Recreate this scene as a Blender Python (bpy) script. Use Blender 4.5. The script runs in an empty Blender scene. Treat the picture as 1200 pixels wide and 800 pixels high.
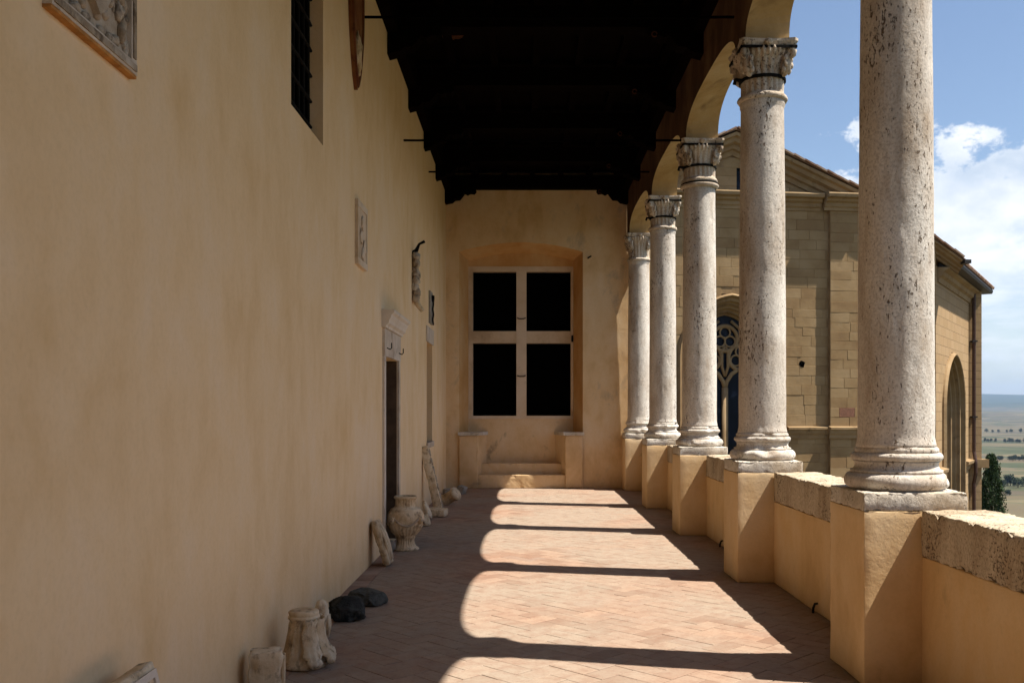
import bpy, math, random
from mathutils import Vector, noise, Matrix

sc = bpy.context.scene
COL = sc.collection
R = math.radians
random.seed(7)

# ------------------------------------------------------------------ camera
cam_d = bpy.data.cameras.new('camera')
cam = bpy.data.objects.new('camera', cam_d)
COL.objects.link(cam)
cam.location = (0, 0, 1.65)
cam.rotation_euler = (R(90), 0, 0)
cam_d.sensor_width = 36
cam_d.lens = 33.36
cam_d.shift_x = -0.01208
cam_d.shift_y = 0.0654
cam_d.clip_start = 0.05
cam_d.clip_end = 60000
sc.camera = cam

# ------------------------------------------------------------------ light
SUN = Vector((1.0, -0.225, 1.86)).normalized()      # towards the sun
sun_el = math.asin(SUN.z)
sun_az = math.atan2(SUN.x, SUN.y)                   # clockwise from +y
sd = bpy.data.lights.new('sun', 'SUN')
sd.energy = 4.3
sd.angle = R(0.53)
sd.color = (1.0, 0.93, 0.83)
sun = bpy.data.objects.new('sun', sd)
COL.objects.link(sun)
sun.rotation_euler = SUN.to_track_quat('Z', 'Y').to_euler()
sun.location = (30, -10, 60)

w = bpy.data.worlds.new('World')
sc.world = w
w.use_nodes = True
nt = w.node_tree
nt.nodes.clear()
def wn(t, **k):
    n = nt.nodes.new(t)
    for a, b in k.items():
        setattr(n, a, b)
    return n
def wmath(op, a, b=None, c=None, clamp=False):
    n = wn('ShaderNodeMath', operation=op)
    n.use_clamp = clamp
    for i, v in enumerate((a, b, c)):
        if v is None:
            continue
        if isinstance(v, (int, float)):
            n.inputs[i].default_value = v
        else:
            nt.links.new(v, n.inputs[i])
    return n.outputs[0]
sky = wn('ShaderNodeTexSky', sky_type='NISHITA')
sky.sun_disc = False
sky.sun_elevation = sun_el
sky.sun_rotation = sun_az
sky.air_density = 1.0
sky.dust_density = 1.2
sky.ozone_density = 1.0
sky.altitude = 490
tc = wn('ShaderNodeTexCoord')
sep = wn('ShaderNodeSeparateXYZ')
nt.links.new(tc.outputs['Generated'], sep.inputs[0])
az = wmath('ARCTAN2', sep.outputs[0], sep.outputs[1])
el = wmath('ARCSINE', sep.outputs[2])
comb = wn('ShaderNodeCombineXYZ')
nt.links.new(sep.outputs[0], comb.inputs[0])
nt.links.new(sep.outputs[1], comb.inputs[1])
nt.links.new(wmath('MULTIPLY', sep.outputs[2], 1.5), comb.inputs[2])
def wnoise(scale, detail, rough, off, vec=None):
    mp = wn('ShaderNodeMapping')
    mp.inputs['Location'].default_value = off
    nt.links.new(vec or comb.outputs[0], mp.inputs[0])
    n = wn('ShaderNodeTexNoise')
    n.inputs['Scale'].default_value = scale
    n.inputs['Detail'].default_value = detail
    n.inputs['Roughness'].default_value = rough
    nt.links.new(mp.outputs[0], n.inputs['Vector'])
    return n.outputs['Fac']
# upper outline of the cumulus bank that rings the horizon
outl = wmath('MULTIPLY_ADD', wmath('SINE', wmath('MULTIPLY_ADD', az, 9.0, -2.209)), 0.06, 0.203)
fine = wmath('SUBTRACT', wnoise(16, 9, 0.6, (3.1, 1.7, 0.4)), 0.5)
big = wmath('SUBTRACT', wnoise(4.5, 4, 0.55, (0.9, 2.2, 5.0)), 0.5)
field = wmath('ADD', wmath('SUBTRACT', outl, el), wmath('ADD', wmath('MULTIPLY', fine, 0.23), wmath('MULTIPLY', big, 0.10)))
cov = wn('ShaderNodeMapRange', interpolation_type='SMOOTHSTEP')
cov.inputs['From Min'].default_value = 0.0
cov.inputs['From Max'].default_value = 0.02
nt.links.new(field, cov.inputs['Value'])
# thin broken layers lower down
thin_c = wn('ShaderNodeCombineXYZ')
nt.links.new(sep.outputs[0], thin_c.inputs[0]); nt.links.new(sep.outputs[1], thin_c.inputs[1])
nt.links.new(wmath('MULTIPLY', sep.outputs[2], 5.0), thin_c.inputs[2])
thin = wnoise(5, 7, 0.6, (7.1, 0.3, 2.0), thin_c.outputs[0])
body = wnoise(9, 8, 0.55, (1.3, 6.2, 2.4))
# inside the bank: dense near its top, broken veils towards the horizon
depth = wn('ShaderNodeMapRange', interpolation_type='SMOOTHSTEP')
depth.inputs['From Min'].default_value = 0.07
depth.inputs['From Max'].default_value = 0.17
depth.inputs['To Min'].default_value = 1.0
depth.inputs['To Max'].default_value = 0.0
nt.links.new(field, depth.inputs['Value'])
veil = wn('ShaderNodeMapRange', interpolation_type='SMOOTHSTEP')
veil.inputs['From Min'].default_value = 0.36
veil.inputs['From Max'].default_value = 0.66
veil.inputs['To Min'].default_value = 0.2
veil.inputs['To Max'].default_value = 0.95
nt.links.new(thin, veil.inputs['Value'])
dens = wmath('MAXIMUM', depth.outputs[0], veil.outputs[0])
alpha = wmath('MULTIPLY', cov.outputs[0], dens, clamp=True)
# tone of the cloud: sunlit white with blue-grey hollows
tone = wn('ShaderNodeMapRange')
tone.inputs['From Min'].default_value = 0.33
tone.inputs['From Max'].default_value = 0.62
nt.links.new(body, tone.inputs['Value'])
cmix = wn('ShaderNodeMix', data_type='RGBA')
cmix.inputs[6].default_value = (4.0, 4.8, 5.9, 1)
cmix.inputs[7].default_value = (7.6, 7.75, 8.0, 1)
nt.links.new(tone.outputs[0], cmix.inputs[0])
smix = wn('ShaderNodeMix', data_type='RGBA')
nt.links.new(alpha, smix.inputs[0])
nt.links.new(sky.outputs[0], smix.inputs[6])
nt.links.new(cmix.outputs[2], smix.inputs[7])
bg = wn('ShaderNodeBackground')
bg.inputs['Strength'].default_value = 0.066
nt.links.new(smix.outputs[2], bg.inputs['Color'])
wo = wn('ShaderNodeOutputWorld')
nt.links.new(bg.outputs[0], wo.inputs['Surface'])

vs = sc.view_settings
vs.view_transform = 'Standard'
vs.look = 'None'
vs.exposure = 1.2
vs.gamma = 1.0
vs.use_curve_mapping = False
sc.render.engine = 'CYCLES'
cy = sc.cycles
cy.use_denoising = True
cy.max_bounces = 7
cy.diffuse_bounces = 5
cy.glossy_bounces = 3
cy.transmission_bounces = 3
cy.volume_bounces = 0
cy.sample_clamp_indirect = 6
cy.caustics_reflective = False
cy.caustics_refractive = False

# ------------------------------------------------------------------ materials
class NT:
    def __init__(s, name):
        s.m = bpy.data.materials.new(name)
        s.m.use_nodes = True
        s.t = s.m.node_tree
        s.t.nodes.clear()
        s.out = s.n('ShaderNodeOutputMaterial')
        s.b = s.n('ShaderNodeBsdfPrincipled')
        s.l(s.b.outputs[0], s.out.inputs[0])
        s.b.inputs['Roughness'].default_value = 0.9
        s.b.inputs['Specular IOR Level'].default_value = 0.15
    def n(s, t, **k):
        n = s.t.nodes.new(t)
        for a, b in k.items():
            setattr(n, a, b)
        return n
    def l(s, a, b):
        s.t.links.new(a, b)
    def pos(s, scale=(1, 1, 1), obj=False, off=(0, 0, 0)):
        if obj:
            src = s.n('ShaderNodeTexCoord').outputs['Object']
        else:
            src = s.n('ShaderNodeNewGeometry').outputs['Position']
        mp = s.n('ShaderNodeMapping')
        mp.inputs['Scale'].default_value = scale
        mp.inputs['Location'].default_value = off
        s.l(src, mp.inputs[0])
        return mp.outputs[0]
    def noise(s, vec, scale, detail=5, rough=0.55, dist=0):
        n = s.n('ShaderNodeTexNoise')
        n.inputs['Scale'].default_value = scale
        n.inputs['Detail'].default_value = detail
        n.inputs['Roughness'].default_value = rough
        n.inputs['Distortion'].default_value = dist
        s.l(vec, n.inputs['Vector'])
        return n.outputs['Fac']
    def ramp(s, fac, stops):
        n = s.n('ShaderNodeValToRGB')
        cr = n.color_ramp
        while len(cr.elements) < len(stops):
            cr.elements.new(0.5)
        for e, (p, c) in zip(cr.elements, stops):
            e.position = p
            e.color = (c, c, c, 1) if isinstance(c, (int, float)) else (*c, 1)
        s.l(fac, n.inputs[0])
        return n.outputs[0]
    def mix(s, fac, a, b, blend='MIX'):
        n = s.n('ShaderNodeMix', data_type='RGBA', blend_type=blend)
        for i, v in ((0, fac), (6, a), (7, b)):
            if isinstance(v, (int, float)):
                n.inputs[i].default_value = v
            elif isinstance(v, tuple):
                n.inputs[i].default_value = (*v, 1)
            else:
                s.l(v, n.inputs[i])
        return n.outputs[2]
    def math(s, op, a, b=0.0):
        n = s.n('ShaderNodeMath', operation=op)
        for i, v in enumerate((a, b)):
            if isinstance(v, (int, float)):
                n.inputs[i].default_value = v
            else:
                s.l(v, n.inputs[i])
        return n.outputs[0]
    def rnd(s):
        a = s.n('ShaderNodeObjectInfo').outputs['Random']
        b = s.n('ShaderNodeNewGeometry').outputs['Random Per Island']
        return s.math('FRACT', s.math('ADD', s.math('MULTIPLY', a, 7.31), b))
    def color(s, c):
        if isinstance(c, tuple):
            s.b.inputs['Base Color'].default_value = (*c, 1)
        else:
            s.l(c, s.b.inputs['Base Color'])
    def bump(s, h, strength, dist=0.02, prev=None):
        n = s.n('ShaderNodeBump')
        n.inputs['Strength'].default_value = strength
        n.inputs['Distance'].default_value = dist
        s.l(h, n.inputs['Height'])
        if prev is not None:
            s.l(prev, n.inputs['Normal'])
        s.l(n.outputs[0], s.b.inputs['Normal'])
        return n.outputs[0]

def plaster(name, lo, mid, hi, blotch=None, bl=(0.60, 0.72), crack=0.25):
    m = NT(name)
    v = m.pos((1.0, 1.0, 0.7))
    n1 = m.noise(v, 1.5, 8, 0.62, 0.25)
    n2 = m.noise(m.pos((1, 1, 0.5), off=(4, 2, 1)), 4.0, 6, 0.6)
    f = m.math('ADD', m.math('MULTIPLY', n1, 0.7), m.math('MULTIPLY', n2, 0.3))
    c = m.ramp(f, [(0.33, lo), (0.49, mid), (0.66, hi)])
    if blotch:
        n3 = m.noise(m.pos((1, 1, 0.8), off=(9, 3, 2)), 2.4, 8, 0.62, 0.4)
        c = m.mix(m.ramp(n3, [(bl[0], 0.0), (bl[1], 1.0)]), c, blotch)
    fine = m.noise(m.pos(), 38, 6, 0.65)
    c = m.mix(m.ramp(fine, [(0.3, 0.10), (0.55, 0.0)]), c, tuple(x * 0.55 for x in lo))
    wv = m.n('ShaderNodeVectorMath', operation='ADD')
    nz_ = m.n('ShaderNodeTexNoise'); nz_.inputs['Scale'].default_value = 2.2; nz_.inputs['Detail'].default_value = 6
    m.l(m.pos(), nz_.inputs['Vector']); m.l(nz_.outputs['Color'], wv.inputs[0]); m.l(m.pos((0.55, 0.55, 0.4)), wv.inputs[1])
    ck = m.n('ShaderNodeTexVoronoi', feature='DISTANCE_TO_EDGE'); ck.inputs['Scale'].default_value = 0.9
    m.l(wv.outputs[0], ck.inputs['Vector'])
    gate = m.ramp(m.noise(m.pos(off=(5, 8, 3)), 0.8, 3, 0.5), [(0.60, 0.0), (0.72, 0.12)])
    line = m.ramp(ck.outputs['Distance'], [(0.0015, 1.0), (0.005, 0.0)])
    c = m.mix(m.math('MULTIPLY', gate, line), c, tuple(x * 0.4 for x in lo))
    m.color(c)
    b = m.bump(m.noise(m.pos(off=(2, 7, 5)), 4.5, 6, 0.6), 0.2, 0.03)
    m.bump(fine, crack, 0.006, b)
    m.b.inputs['Roughness'].default_value = 0.93
    return m.m

def travertine(name, light, warm, pit=(0.17, 0.12, 0.08), amount=0.0, zs=0.4, stain=True, obj=False, pscale=44):
    m = NT(name)
    n1 = m.noise(m.pos((1, 1, 0.35), obj), 2.2, 7, 0.62, 0.5)
    c = m.ramp(n1, [(0.30, warm), (0.52, light), (0.75, tuple(min(x * 1.12, 0.85) for x in light))])
    # holes in beds
    p1 = m.noise(m.pos((1, 1, zs), obj, (3, 1, 8)), pscale, 7, 0.62)
    p2 = m.noise(m.pos((1, 1, zs * 0.7), obj, (1, 5, 2)), 4.0, 4, 0.5)
    pits = m.math('ADD', p1, m.math('MULTIPLY', m.math('SUBTRACT', p2, 0.5), 0.46))
    pf = m.ramp(pits, [(0.32 + amount, 1.0), (0.37 + amount, 0.0)])
    gr = m.noise(m.pos((1, 1, 0.8), obj, (8, 8, 1)), 70, 6, 0.7)
    c = m.mix(m.ramp(gr, [(0.36, 0.55), (0.54, 0.0)]), c, tuple(x * 0.55 for x in warm))
    if stain:
        s1 = m.noise(m.pos((1, 1, 0.3), obj, (6, 0, 4)), 5.5, 6, 0.6)
        c = m.mix(m.ramp(s1, [(0.50, 0.0), (0.72, 0.6)]), c, (0.29, 0.20, 0.12))
    c = m.mix(pf, c, pit)
    m.color(c)
    b = m.bump(m.noise(m.pos((1, 1, 0.7), obj, (2, 2, 2)), 14, 6, 0.6), 0.45, 0.015)
    b = m.bump(gr, 0.75, 0.006, b)
    m.bump(m.math('SUBTRACT', 1.0, pf), 0.9, 0.012, b)
    m.b.inputs['Roughness'].default_value = 0.88
    return m.m

def stone(name, a, b_, c_, sc_=3.0, obj=True, rand=0.25, bump=0.5, dirt=(0.12, 0.08, 0.045), dirt_r=(0.58, 0.72)):
    m = NT(name)
    r = m.rnd()
    n1 = m.noise(m.pos((1, 1, 1), obj), sc_, 7, 0.6, 0.3)
    f = m.math('ADD', n1, m.math('MULTIPLY', m.math('SUBTRACT', r, 0.5), rand))
    c = m.ramp(f, [(0.3, a), (0.5, b_), (0.7, c_)])
    d = m.noise(m.pos((1, 1, 0.7), obj, (4, 4, 4)), sc_ * 2.3, 7, 0.65)
    c = m.mix(m.ramp(d, [(dirt_r[0], 0.0), (dirt_r[1], 0.8)]), c, dirt)
    m.color(c)
    b = m.bump(m.noise(m.pos((1, 1, 1), obj, (1, 9, 1)), sc_ * 4, 7, 0.65), bump, 0.02)
    m.bump(m.noise(m.pos((1, 1, 1), obj, (1, 2, 1)), sc_ * 22, 5, 0.7), bump * 0.7, 0.005, b)
    return m.m

def plain(name, c, rough=0.6, spec=0.3, metal=0.0, nscale=12, var=0.35, obj=True, bump=0.2):
    m = NT(name)
    n = m.noise(m.pos((1, 1, 1), obj), nscale, 6, 0.6)
    m.color(m.ramp(n, [(0.3, tuple(x * (1 - var) for x in c)), (0.7, tuple(x * (1 + var) for x in c))]))
    m.b.inputs['Roughness'].default_value = rough
    m.b.inputs['Specular IOR Level'].default_value = spec
    m.b.inputs['Metallic'].default_value = metal
    m.bump(n, bump, 0.01)
    return m.m

M = {}
M['wall'] = plaster('ochre_plaster', (0.71, 0.485, 0.245), (0.785, 0.57, 0.325), (0.81, 0.62, 0.405))
M['endwall'] = plaster('end_wall_plaster', (0.56, 0.36, 0.17), (0.71, 0.51, 0.29), (0.76, 0.59, 0.39), blotch=(0.42, 0.33, 0.24), bl=(0.58, 0.76))
M['sill_plaster'] = plaster('stained_plaster', (0.52, 0.34, 0.16), (0.66, 0.47, 0.27), (0.70, 0.54, 0.36), blotch=(0.24, 0.18, 0.12), bl=(0.60, 0.74))
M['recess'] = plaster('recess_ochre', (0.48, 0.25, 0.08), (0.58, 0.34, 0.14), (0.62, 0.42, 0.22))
M['ped'] = plaster('pedestal_plaster', (0.58, 0.375, 0.175), (0.70, 0.495, 0.27), (0.74, 0.565, 0.355), blotch=(0.38, 0.28, 0.15), bl=(0.62, 0.82), crack=0.35)
M['par'] = plaster('parapet_plaster', (0.56, 0.355, 0.16), (0.68, 0.465, 0.235), (0.72, 0.535, 0.32), blotch=(0.30, 0.20, 0.10), bl=(0.62, 0.85), crack=0.4)
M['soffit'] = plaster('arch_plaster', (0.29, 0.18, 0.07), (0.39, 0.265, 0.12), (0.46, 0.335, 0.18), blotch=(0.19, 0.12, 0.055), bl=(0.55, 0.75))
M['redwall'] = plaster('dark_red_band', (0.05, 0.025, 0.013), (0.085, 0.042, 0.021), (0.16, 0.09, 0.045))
M['trav'] = travertine('travertine_shaft', (0.65, 0.60, 0.53), (0.48, 0.40, 0.32), pscale=58)
M['cap'] = travertine('travertine_capital', (0.60, 0.52, 0.42), (0.40, 0.30, 0.20), amount=0.02, zs=0.8)
M['slab'] = travertine('travertine_slab', (0.64, 0.59, 0.51), (0.46, 0.38, 0.28), amount=0.0, zs=1.6, pscale=55, stain=False)
M['coping'] = travertine('weathered_coping', (0.56, 0.47, 0.35), (0.34, 0.25, 0.155), amount=0.015, zs=1.2, pscale=55)
M['iron'] = plain('black_iron', (0.010, 0.009, 0.008), 0.8, 0.06)
M['rod'] = plain('darkened_iron', (0.0025, 0.002, 0.002), 0.9, 0.0)  # iron colour lowered so floor-lit rods merge with the dark ceiling
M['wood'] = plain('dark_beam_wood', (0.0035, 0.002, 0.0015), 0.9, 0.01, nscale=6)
M['rosette'] = plain('painted_rosette', (0.07, 0.026, 0.012), 0.8, 0.05)
M['void'] = plain('painted_darkness', (0.0015, 0.0015, 0.0015), 1.0, 0.0)  # black colour stands in for the darkness behind openings
M['door_wood'] = plain('old_door_wood', (0.10, 0.065, 0.04), 0.8, 0.1, nscale=5)
M['doorstone'] = stone('pale_door_stone', (0.42, 0.33, 0.24), (0.58, 0.49, 0.39), (0.66, 0.58, 0.48), 2.5, obj=False)
M['winstone'] = stone('window_cross_stone', (0.46, 0.34, 0.22), (0.60, 0.47, 0.33), (0.66, 0.54, 0.41), 2.2, obj=False, dirt_r=(0.64, 0.8))
M['relief'] = stone('carved_relief_stone', (0.26, 0.19, 0.12), (0.42, 0.34, 0.25), (0.52, 0.45, 0.36), 6, dirt=(0.07, 0.045, 0.025), dirt_r=(0.52, 0.66))
M['fragment'] = stone('buff_fragment_stone', (0.48, 0.34, 0.19), (0.66, 0.52, 0.34), (0.75, 0.64, 0.47), 7, bump=0.4, dirt=(0.11, 0.065, 0.035), dirt_r=(0.52, 0.70))
M['rock'] = stone('black_volcanic_rock', (0.018, 0.019, 0.017), (0.04, 0.042, 0.038), (0.085, 0.088, 0.08), 8, bump=1.0, dirt=(0.01, 0.008, 0.006))
M['rock2'] = stone('grey_rock', (0.06, 0.063, 0.057), (0.10, 0.105, 0.095), (0.14, 0.145, 0.13), 8, bump=1.0, dirt=(0.015, 0.012, 0.01))
M['greystone'] = stone('grey_stone', (0.19, 0.17, 0.14), (0.28, 0.255, 0.215), (0.36, 0.33, 0.285), 6)
M['redshield'] = stone('red_brown_shield', (0.10, 0.03, 0.015), (0.17, 0.06, 0.025), (0.24, 0.11, 0.04), 4, dirt=(0.03, 0.015, 0.01))
M['orange'] = plain('orange_edge', (0.42, 0.20, 0.06), 0.85, 0.1)
M['sand'] = stone('golden_ashlar', (0.235, 0.148, 0.07), (0.285, 0.19, 0.093), (0.325, 0.225, 0.118), 1.3, obj=False, rand=0.26, bump=0.45, dirt=(0.20, 0.13, 0.065), dirt_r=(0.6, 0.8))
M['sandtrim'] = stone('golden_trim', (0.22, 0.14, 0.07), (0.275, 0.185, 0.095), (0.32, 0.225, 0.125), 1.6, obj=False, rand=0.2)
M['mortar'] = plain('church_mortar', (0.25, 0.165, 0.085), 0.95, 0.05, nscale=3, obj=False)
M['tile'] = stone('roof_tile_clay', (0.20, 0.11, 0.065), (0.28, 0.17, 0.11), (0.34, 0.24, 0.17), 4, rand=0.5)
M['gutter'] = plain('dark_gutter', (0.02, 0.016, 0.014), 0.55, 0.3)
M['copper'] = plain('brown_downpipe', (0.06, 0.03, 0.02), 0.5, 0.3)
M['pebble_red'] = plain('reddish_block', (0.20, 0.10, 0.065), 0.9, 0.1)

def apse_mat():
    m = NT('apse_ashlar')
    # coursing along the slanted face
    g = m.n('ShaderNodeNewGeometry').outputs['Position']
    sp = m.n('ShaderNodeSeparateXYZ'); m.l(g, sp.inputs[0])
    u = m.math('ADD', m.math('MULTIPLY', sp.outputs[0], 0.536), m.math('MULTIPLY', sp.outputs[1], 0.844))
    cb = m.n('ShaderNodeCombineXYZ'); m.l(u, cb.inputs[0]); m.l(sp.outputs[2], cb.inputs[1])
    bt = m.n('ShaderNodeTexBrick')
    m.l(cb.outputs[0], bt.inputs['Vector'])
    bt.inputs['Scale'].default_value = 1.0
    bt.inputs['Brick Width'].default_value = 0.8
    bt.inputs['Row Height'].default_value = 0.31
    bt.inputs['Mortar Size'].default_value = 0.012
    bt.inputs['Color1'].default_value = (0.33, 0.215, 0.11, 1)
    bt.inputs['Color2'].default_value = (0.375, 0.255, 0.14, 1)
    bt.inputs['Mortar'].default_value = (0.17, 0.11, 0.06, 1)
    n = m.noise(m.pos(), 1.4, 7, 0.6)
    m.color(m.mix(m.ramp(n, [(0.35, 0.55), (0.65, 0.0)]), bt.outputs[0], (0.30, 0.21, 0.11)))
    m.bump(m.noise(m.pos(), 7, 6, 0.6), 0.4, 0.03)
    return m.m
M['apse'] = apse_mat()

def brick_mat():
    m = NT('terracotta_paver')
    r = m.rnd()
    c = m.ramp(r, [(0.0, (0.23, 0.13, 0.085)), (0.25, (0.31, 0.185, 0.125)), (0.5, (0.335, 0.22, 0.155)), (0.75, (0.375, 0.24, 0.165)), (1.0, (0.28, 0.19, 0.145))])
    n1 = m.noise(m.pos(), 0.55, 5, 0.6, 0.3)
    c = m.mix(m.ramp(n1, [(0.34, 0.12), (0.56, 0.80)]), c, (0.325, 0.272, 0.212))
    n2 = m.noise(m.pos(off=(3, 1, 0)), 9, 7, 0.65)
    c = m.mix(m.ramp(n2, [(0.35, 0.45), (0.55, 0.0)]), c, (0.22, 0.12, 0.08))
    n3 = m.noise(m.pos(off=(7, 5, 0)), 45, 5, 0.7)
    c = m.mix(m.ramp(n3, [(0.34, 0.3), (0.5, 0.0)]), c, (0.18, 0.10, 0.07))
    m.color(c)
    b = m.bump(n2, 0.25, 0.006)
    m.bump(n3, 0.3, 0.003, b)
    m.b.inputs['Roughness'].default_value = 0.8
    m.b.inputs['Specular IOR Level'].default_value = 0.2
    return m.m
M['brick'] = brick_mat()
M['joint'] = plain('floor_joint', (0.075, 0.048, 0.035), 0.95, 0.05, nscale=20, obj=False)
M['border'] = stone('border_paver', (0.26, 0.16, 0.11), (0.33, 0.22, 0.16), (0.39, 0.28, 0.21), 3, obj=False)

def glass_mat():
    m = NT('leaded_glass')
    v = m.pos()
    vo = m.n('ShaderNodeTexVoronoi'); vo.inputs['Scale'].default_value = 6
    m.l(v, vo.inputs['Vector'])
    f = m.noise(v, 3, 5, 0.6)
    c = m.ramp(f, [(0.35, (0.003, 0.005, 0.01)), (0.55, (0.004, 0.007, 0.016)), (0.72, (0.03, 0.04, 0.065))])
    m.color(c)
    m.b.inputs['Roughness'].default_value = 0.35
    m.b.inputs['Specular IOR Level'].default_value = 0.12
    m.bump(vo.outputs['Distance'], 0.15, 0.03)
    return m.m
M['glass'] = glass_mat()

def leaf_mat(name, a, b_):
    m = NT(name)
    m.color(m.mix(m.rnd(), a, b_))
    m.b.inputs['Roughness'].default_value = 0.7
    return m.m
M['cypress'] = leaf_mat('cypress_foliage', (0.02, 0.038, 0.015), (0.05, 0.085, 0.03))
M['fieldtree'] = leaf_mat('field_tree_foliage', (0.025, 0.04, 0.018), (0.05, 0.07, 0.03))
M['bark'] = plain('bark', (0.09, 0.06, 0.04), 0.95, 0.05)

def land_mat():
    m = NT('valley_fields')
    g = m.n('ShaderNodeNewGeometry').outputs['Position']
    mp = m.n('ShaderNodeMapping'); m.l(g, mp.inputs[0])
    mp.inputs['Rotation'].default_value = (0, 0, 0.5)
    mp.inputs['Scale'].default_value = (0.0030, 0.0042, 0.0)
    nz = m.n('ShaderNodeTexNoise'); nz.inputs['Scale'].default_value = 1.7; nz.inputs['Detail'].default_value = 3
    m.l(mp.outputs[0], nz.inputs['Vector'])
    mx = m.n('ShaderNodeVectorMath', operation='ADD'); m.l(mp.outputs[0], mx.inputs[0]); 
    sc3 = m.n('ShaderNodeVectorMath', operation='SCALE'); m.l(nz.outputs['Color'], sc3.inputs[0]); sc3.inputs['Scale'].default_value = 0.9
    m.l(sc3.outputs[0], mx.inputs[1])
    vo = m.n('ShaderNodeTexVoronoi'); vo.inputs['Scale'].default_value = 2.3
    m.l(mx.outputs[0], vo.inputs['Vector'])
    sp = m.n('ShaderNodeSeparateColor'); m.l(vo.outputs['Color'], sp.inputs[0])
    c = m.ramp(sp.outputs[0], [(0.0, (0.10, 0.078, 0.044)), (0.3, (0.15, 0.118, 0.066)), (0.42, (0.052, 0.045, 0.03)), (0.55, (0.026, 0.038, 0.016)), (0.7, (0.045, 0.055, 0.024)), (0.8, (0.12, 0.096, 0.055)), (1.0, (0.06, 0.048, 0.036))])
    ve = m.n('ShaderNodeTexVoronoi', feature='DISTANCE_TO_EDGE'); ve.inputs['Scale'].default_value = 2.3
    m.l(mx.outputs[0], ve.inputs['Vector'])
    c = m.mix(m.ramp(ve.outputs['Distance'], [(0.012, 0.85), (0.03, 0.0)]), c, (0.05, 0.065, 0.03))
    n = m.noise(m.pos((0.01, 0.01, 0)), 1, 8, 0.65)
    c = m.mix(m.ramp(n, [(0.35, 0.35), (0.6, 0.0)]), c, (0.14, 0.13, 0.07))
    sz = m.n('ShaderNodeSeparateXYZ'); m.l(g, sz.inputs[0])
    hill = m.math('ADD', m.math('MULTIPLY', sz.outputs[2], 0.01), m.math('MULTIPLY', m.noise(m.pos((0.0006, 0.0006, 0)), 1, 6, 0.6), 1.0))
    c = m.mix(m.ramp(hill, [(0.35, 0.0), (0.8, 0.9)]), c, (0.04, 0.055, 0.03))
    m.color(c)
    return m.m
M['land'] = land_mat()

# ------------------------------------------------------------------ helpers
class MB:
    def __init__(s):
        s.v, s.f = [], []
    def add(s, v, f):
        o = len(s.v)
        s.v += [tuple(p) for p in v]
        s.f += [tuple(i + o for i in q) for q in f]
        return s
    def box(s, x0, x1, y0, y1, z0, z1):
        v = [(x, y, z) for x in (x0, x1) for y in (y0, y1) for z in (z0, z1)]
        return s.add(v, [(0, 1, 3, 2), (4, 6, 7, 5), (0, 4, 5, 1), (2, 3, 7, 6), (0, 2, 6, 4), (1, 5, 7, 3)])
    def quad(s, a, b, c, d):
        return s.add([a, b, c, d], [(0, 1, 2, 3)])
    def xf(s, mat):
        s.v = [tuple(mat @ Vector(p)) for p in s.v]
        return s
    def build(s, name, mat, parent=None, smooth=False, loc=None, rot=None):
        me = bpy.data.meshes.new(name)
        me.from_pydata(s.v, [], s.f)
        me.materials.append(mat)
        if smooth:
            me.polygons.foreach_set('use_smooth', [True] * len(me.polygons))
        me.update()
        o = bpy.data.objects.new(name, me)
        COL.objects.link(o)
        if parent is not None:
            o.parent = parent
        if loc is not None:
            o.location = loc
        if rot is not None:
            o.rotation_euler = rot
        return o

def tag(o, label=None, cat=None, group=None, kind=None):
    if label: o['label'] = label
    if cat: o['category'] = cat
    if group: o['group'] = group
    if kind: o['kind'] = kind
    return o

def empty(name, loc, label=None, cat=None, group=None, rot=None):
    o = bpy.data.objects.new(name, None)
    COL.objects.link(o)
    o.location = loc
    o.empty_display_size = 0.1
    if rot: o.rotation_euler = rot
    return tag(o, label, cat, group)

def fr(p, seed, f, oct_=4):
    return noise.fractal(Vector((p[0] * f + seed * 13.7, p[1] * f - seed * 7.1, p[2] * f + seed * 3.3)), 0.9, 2.1, oct_)

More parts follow.
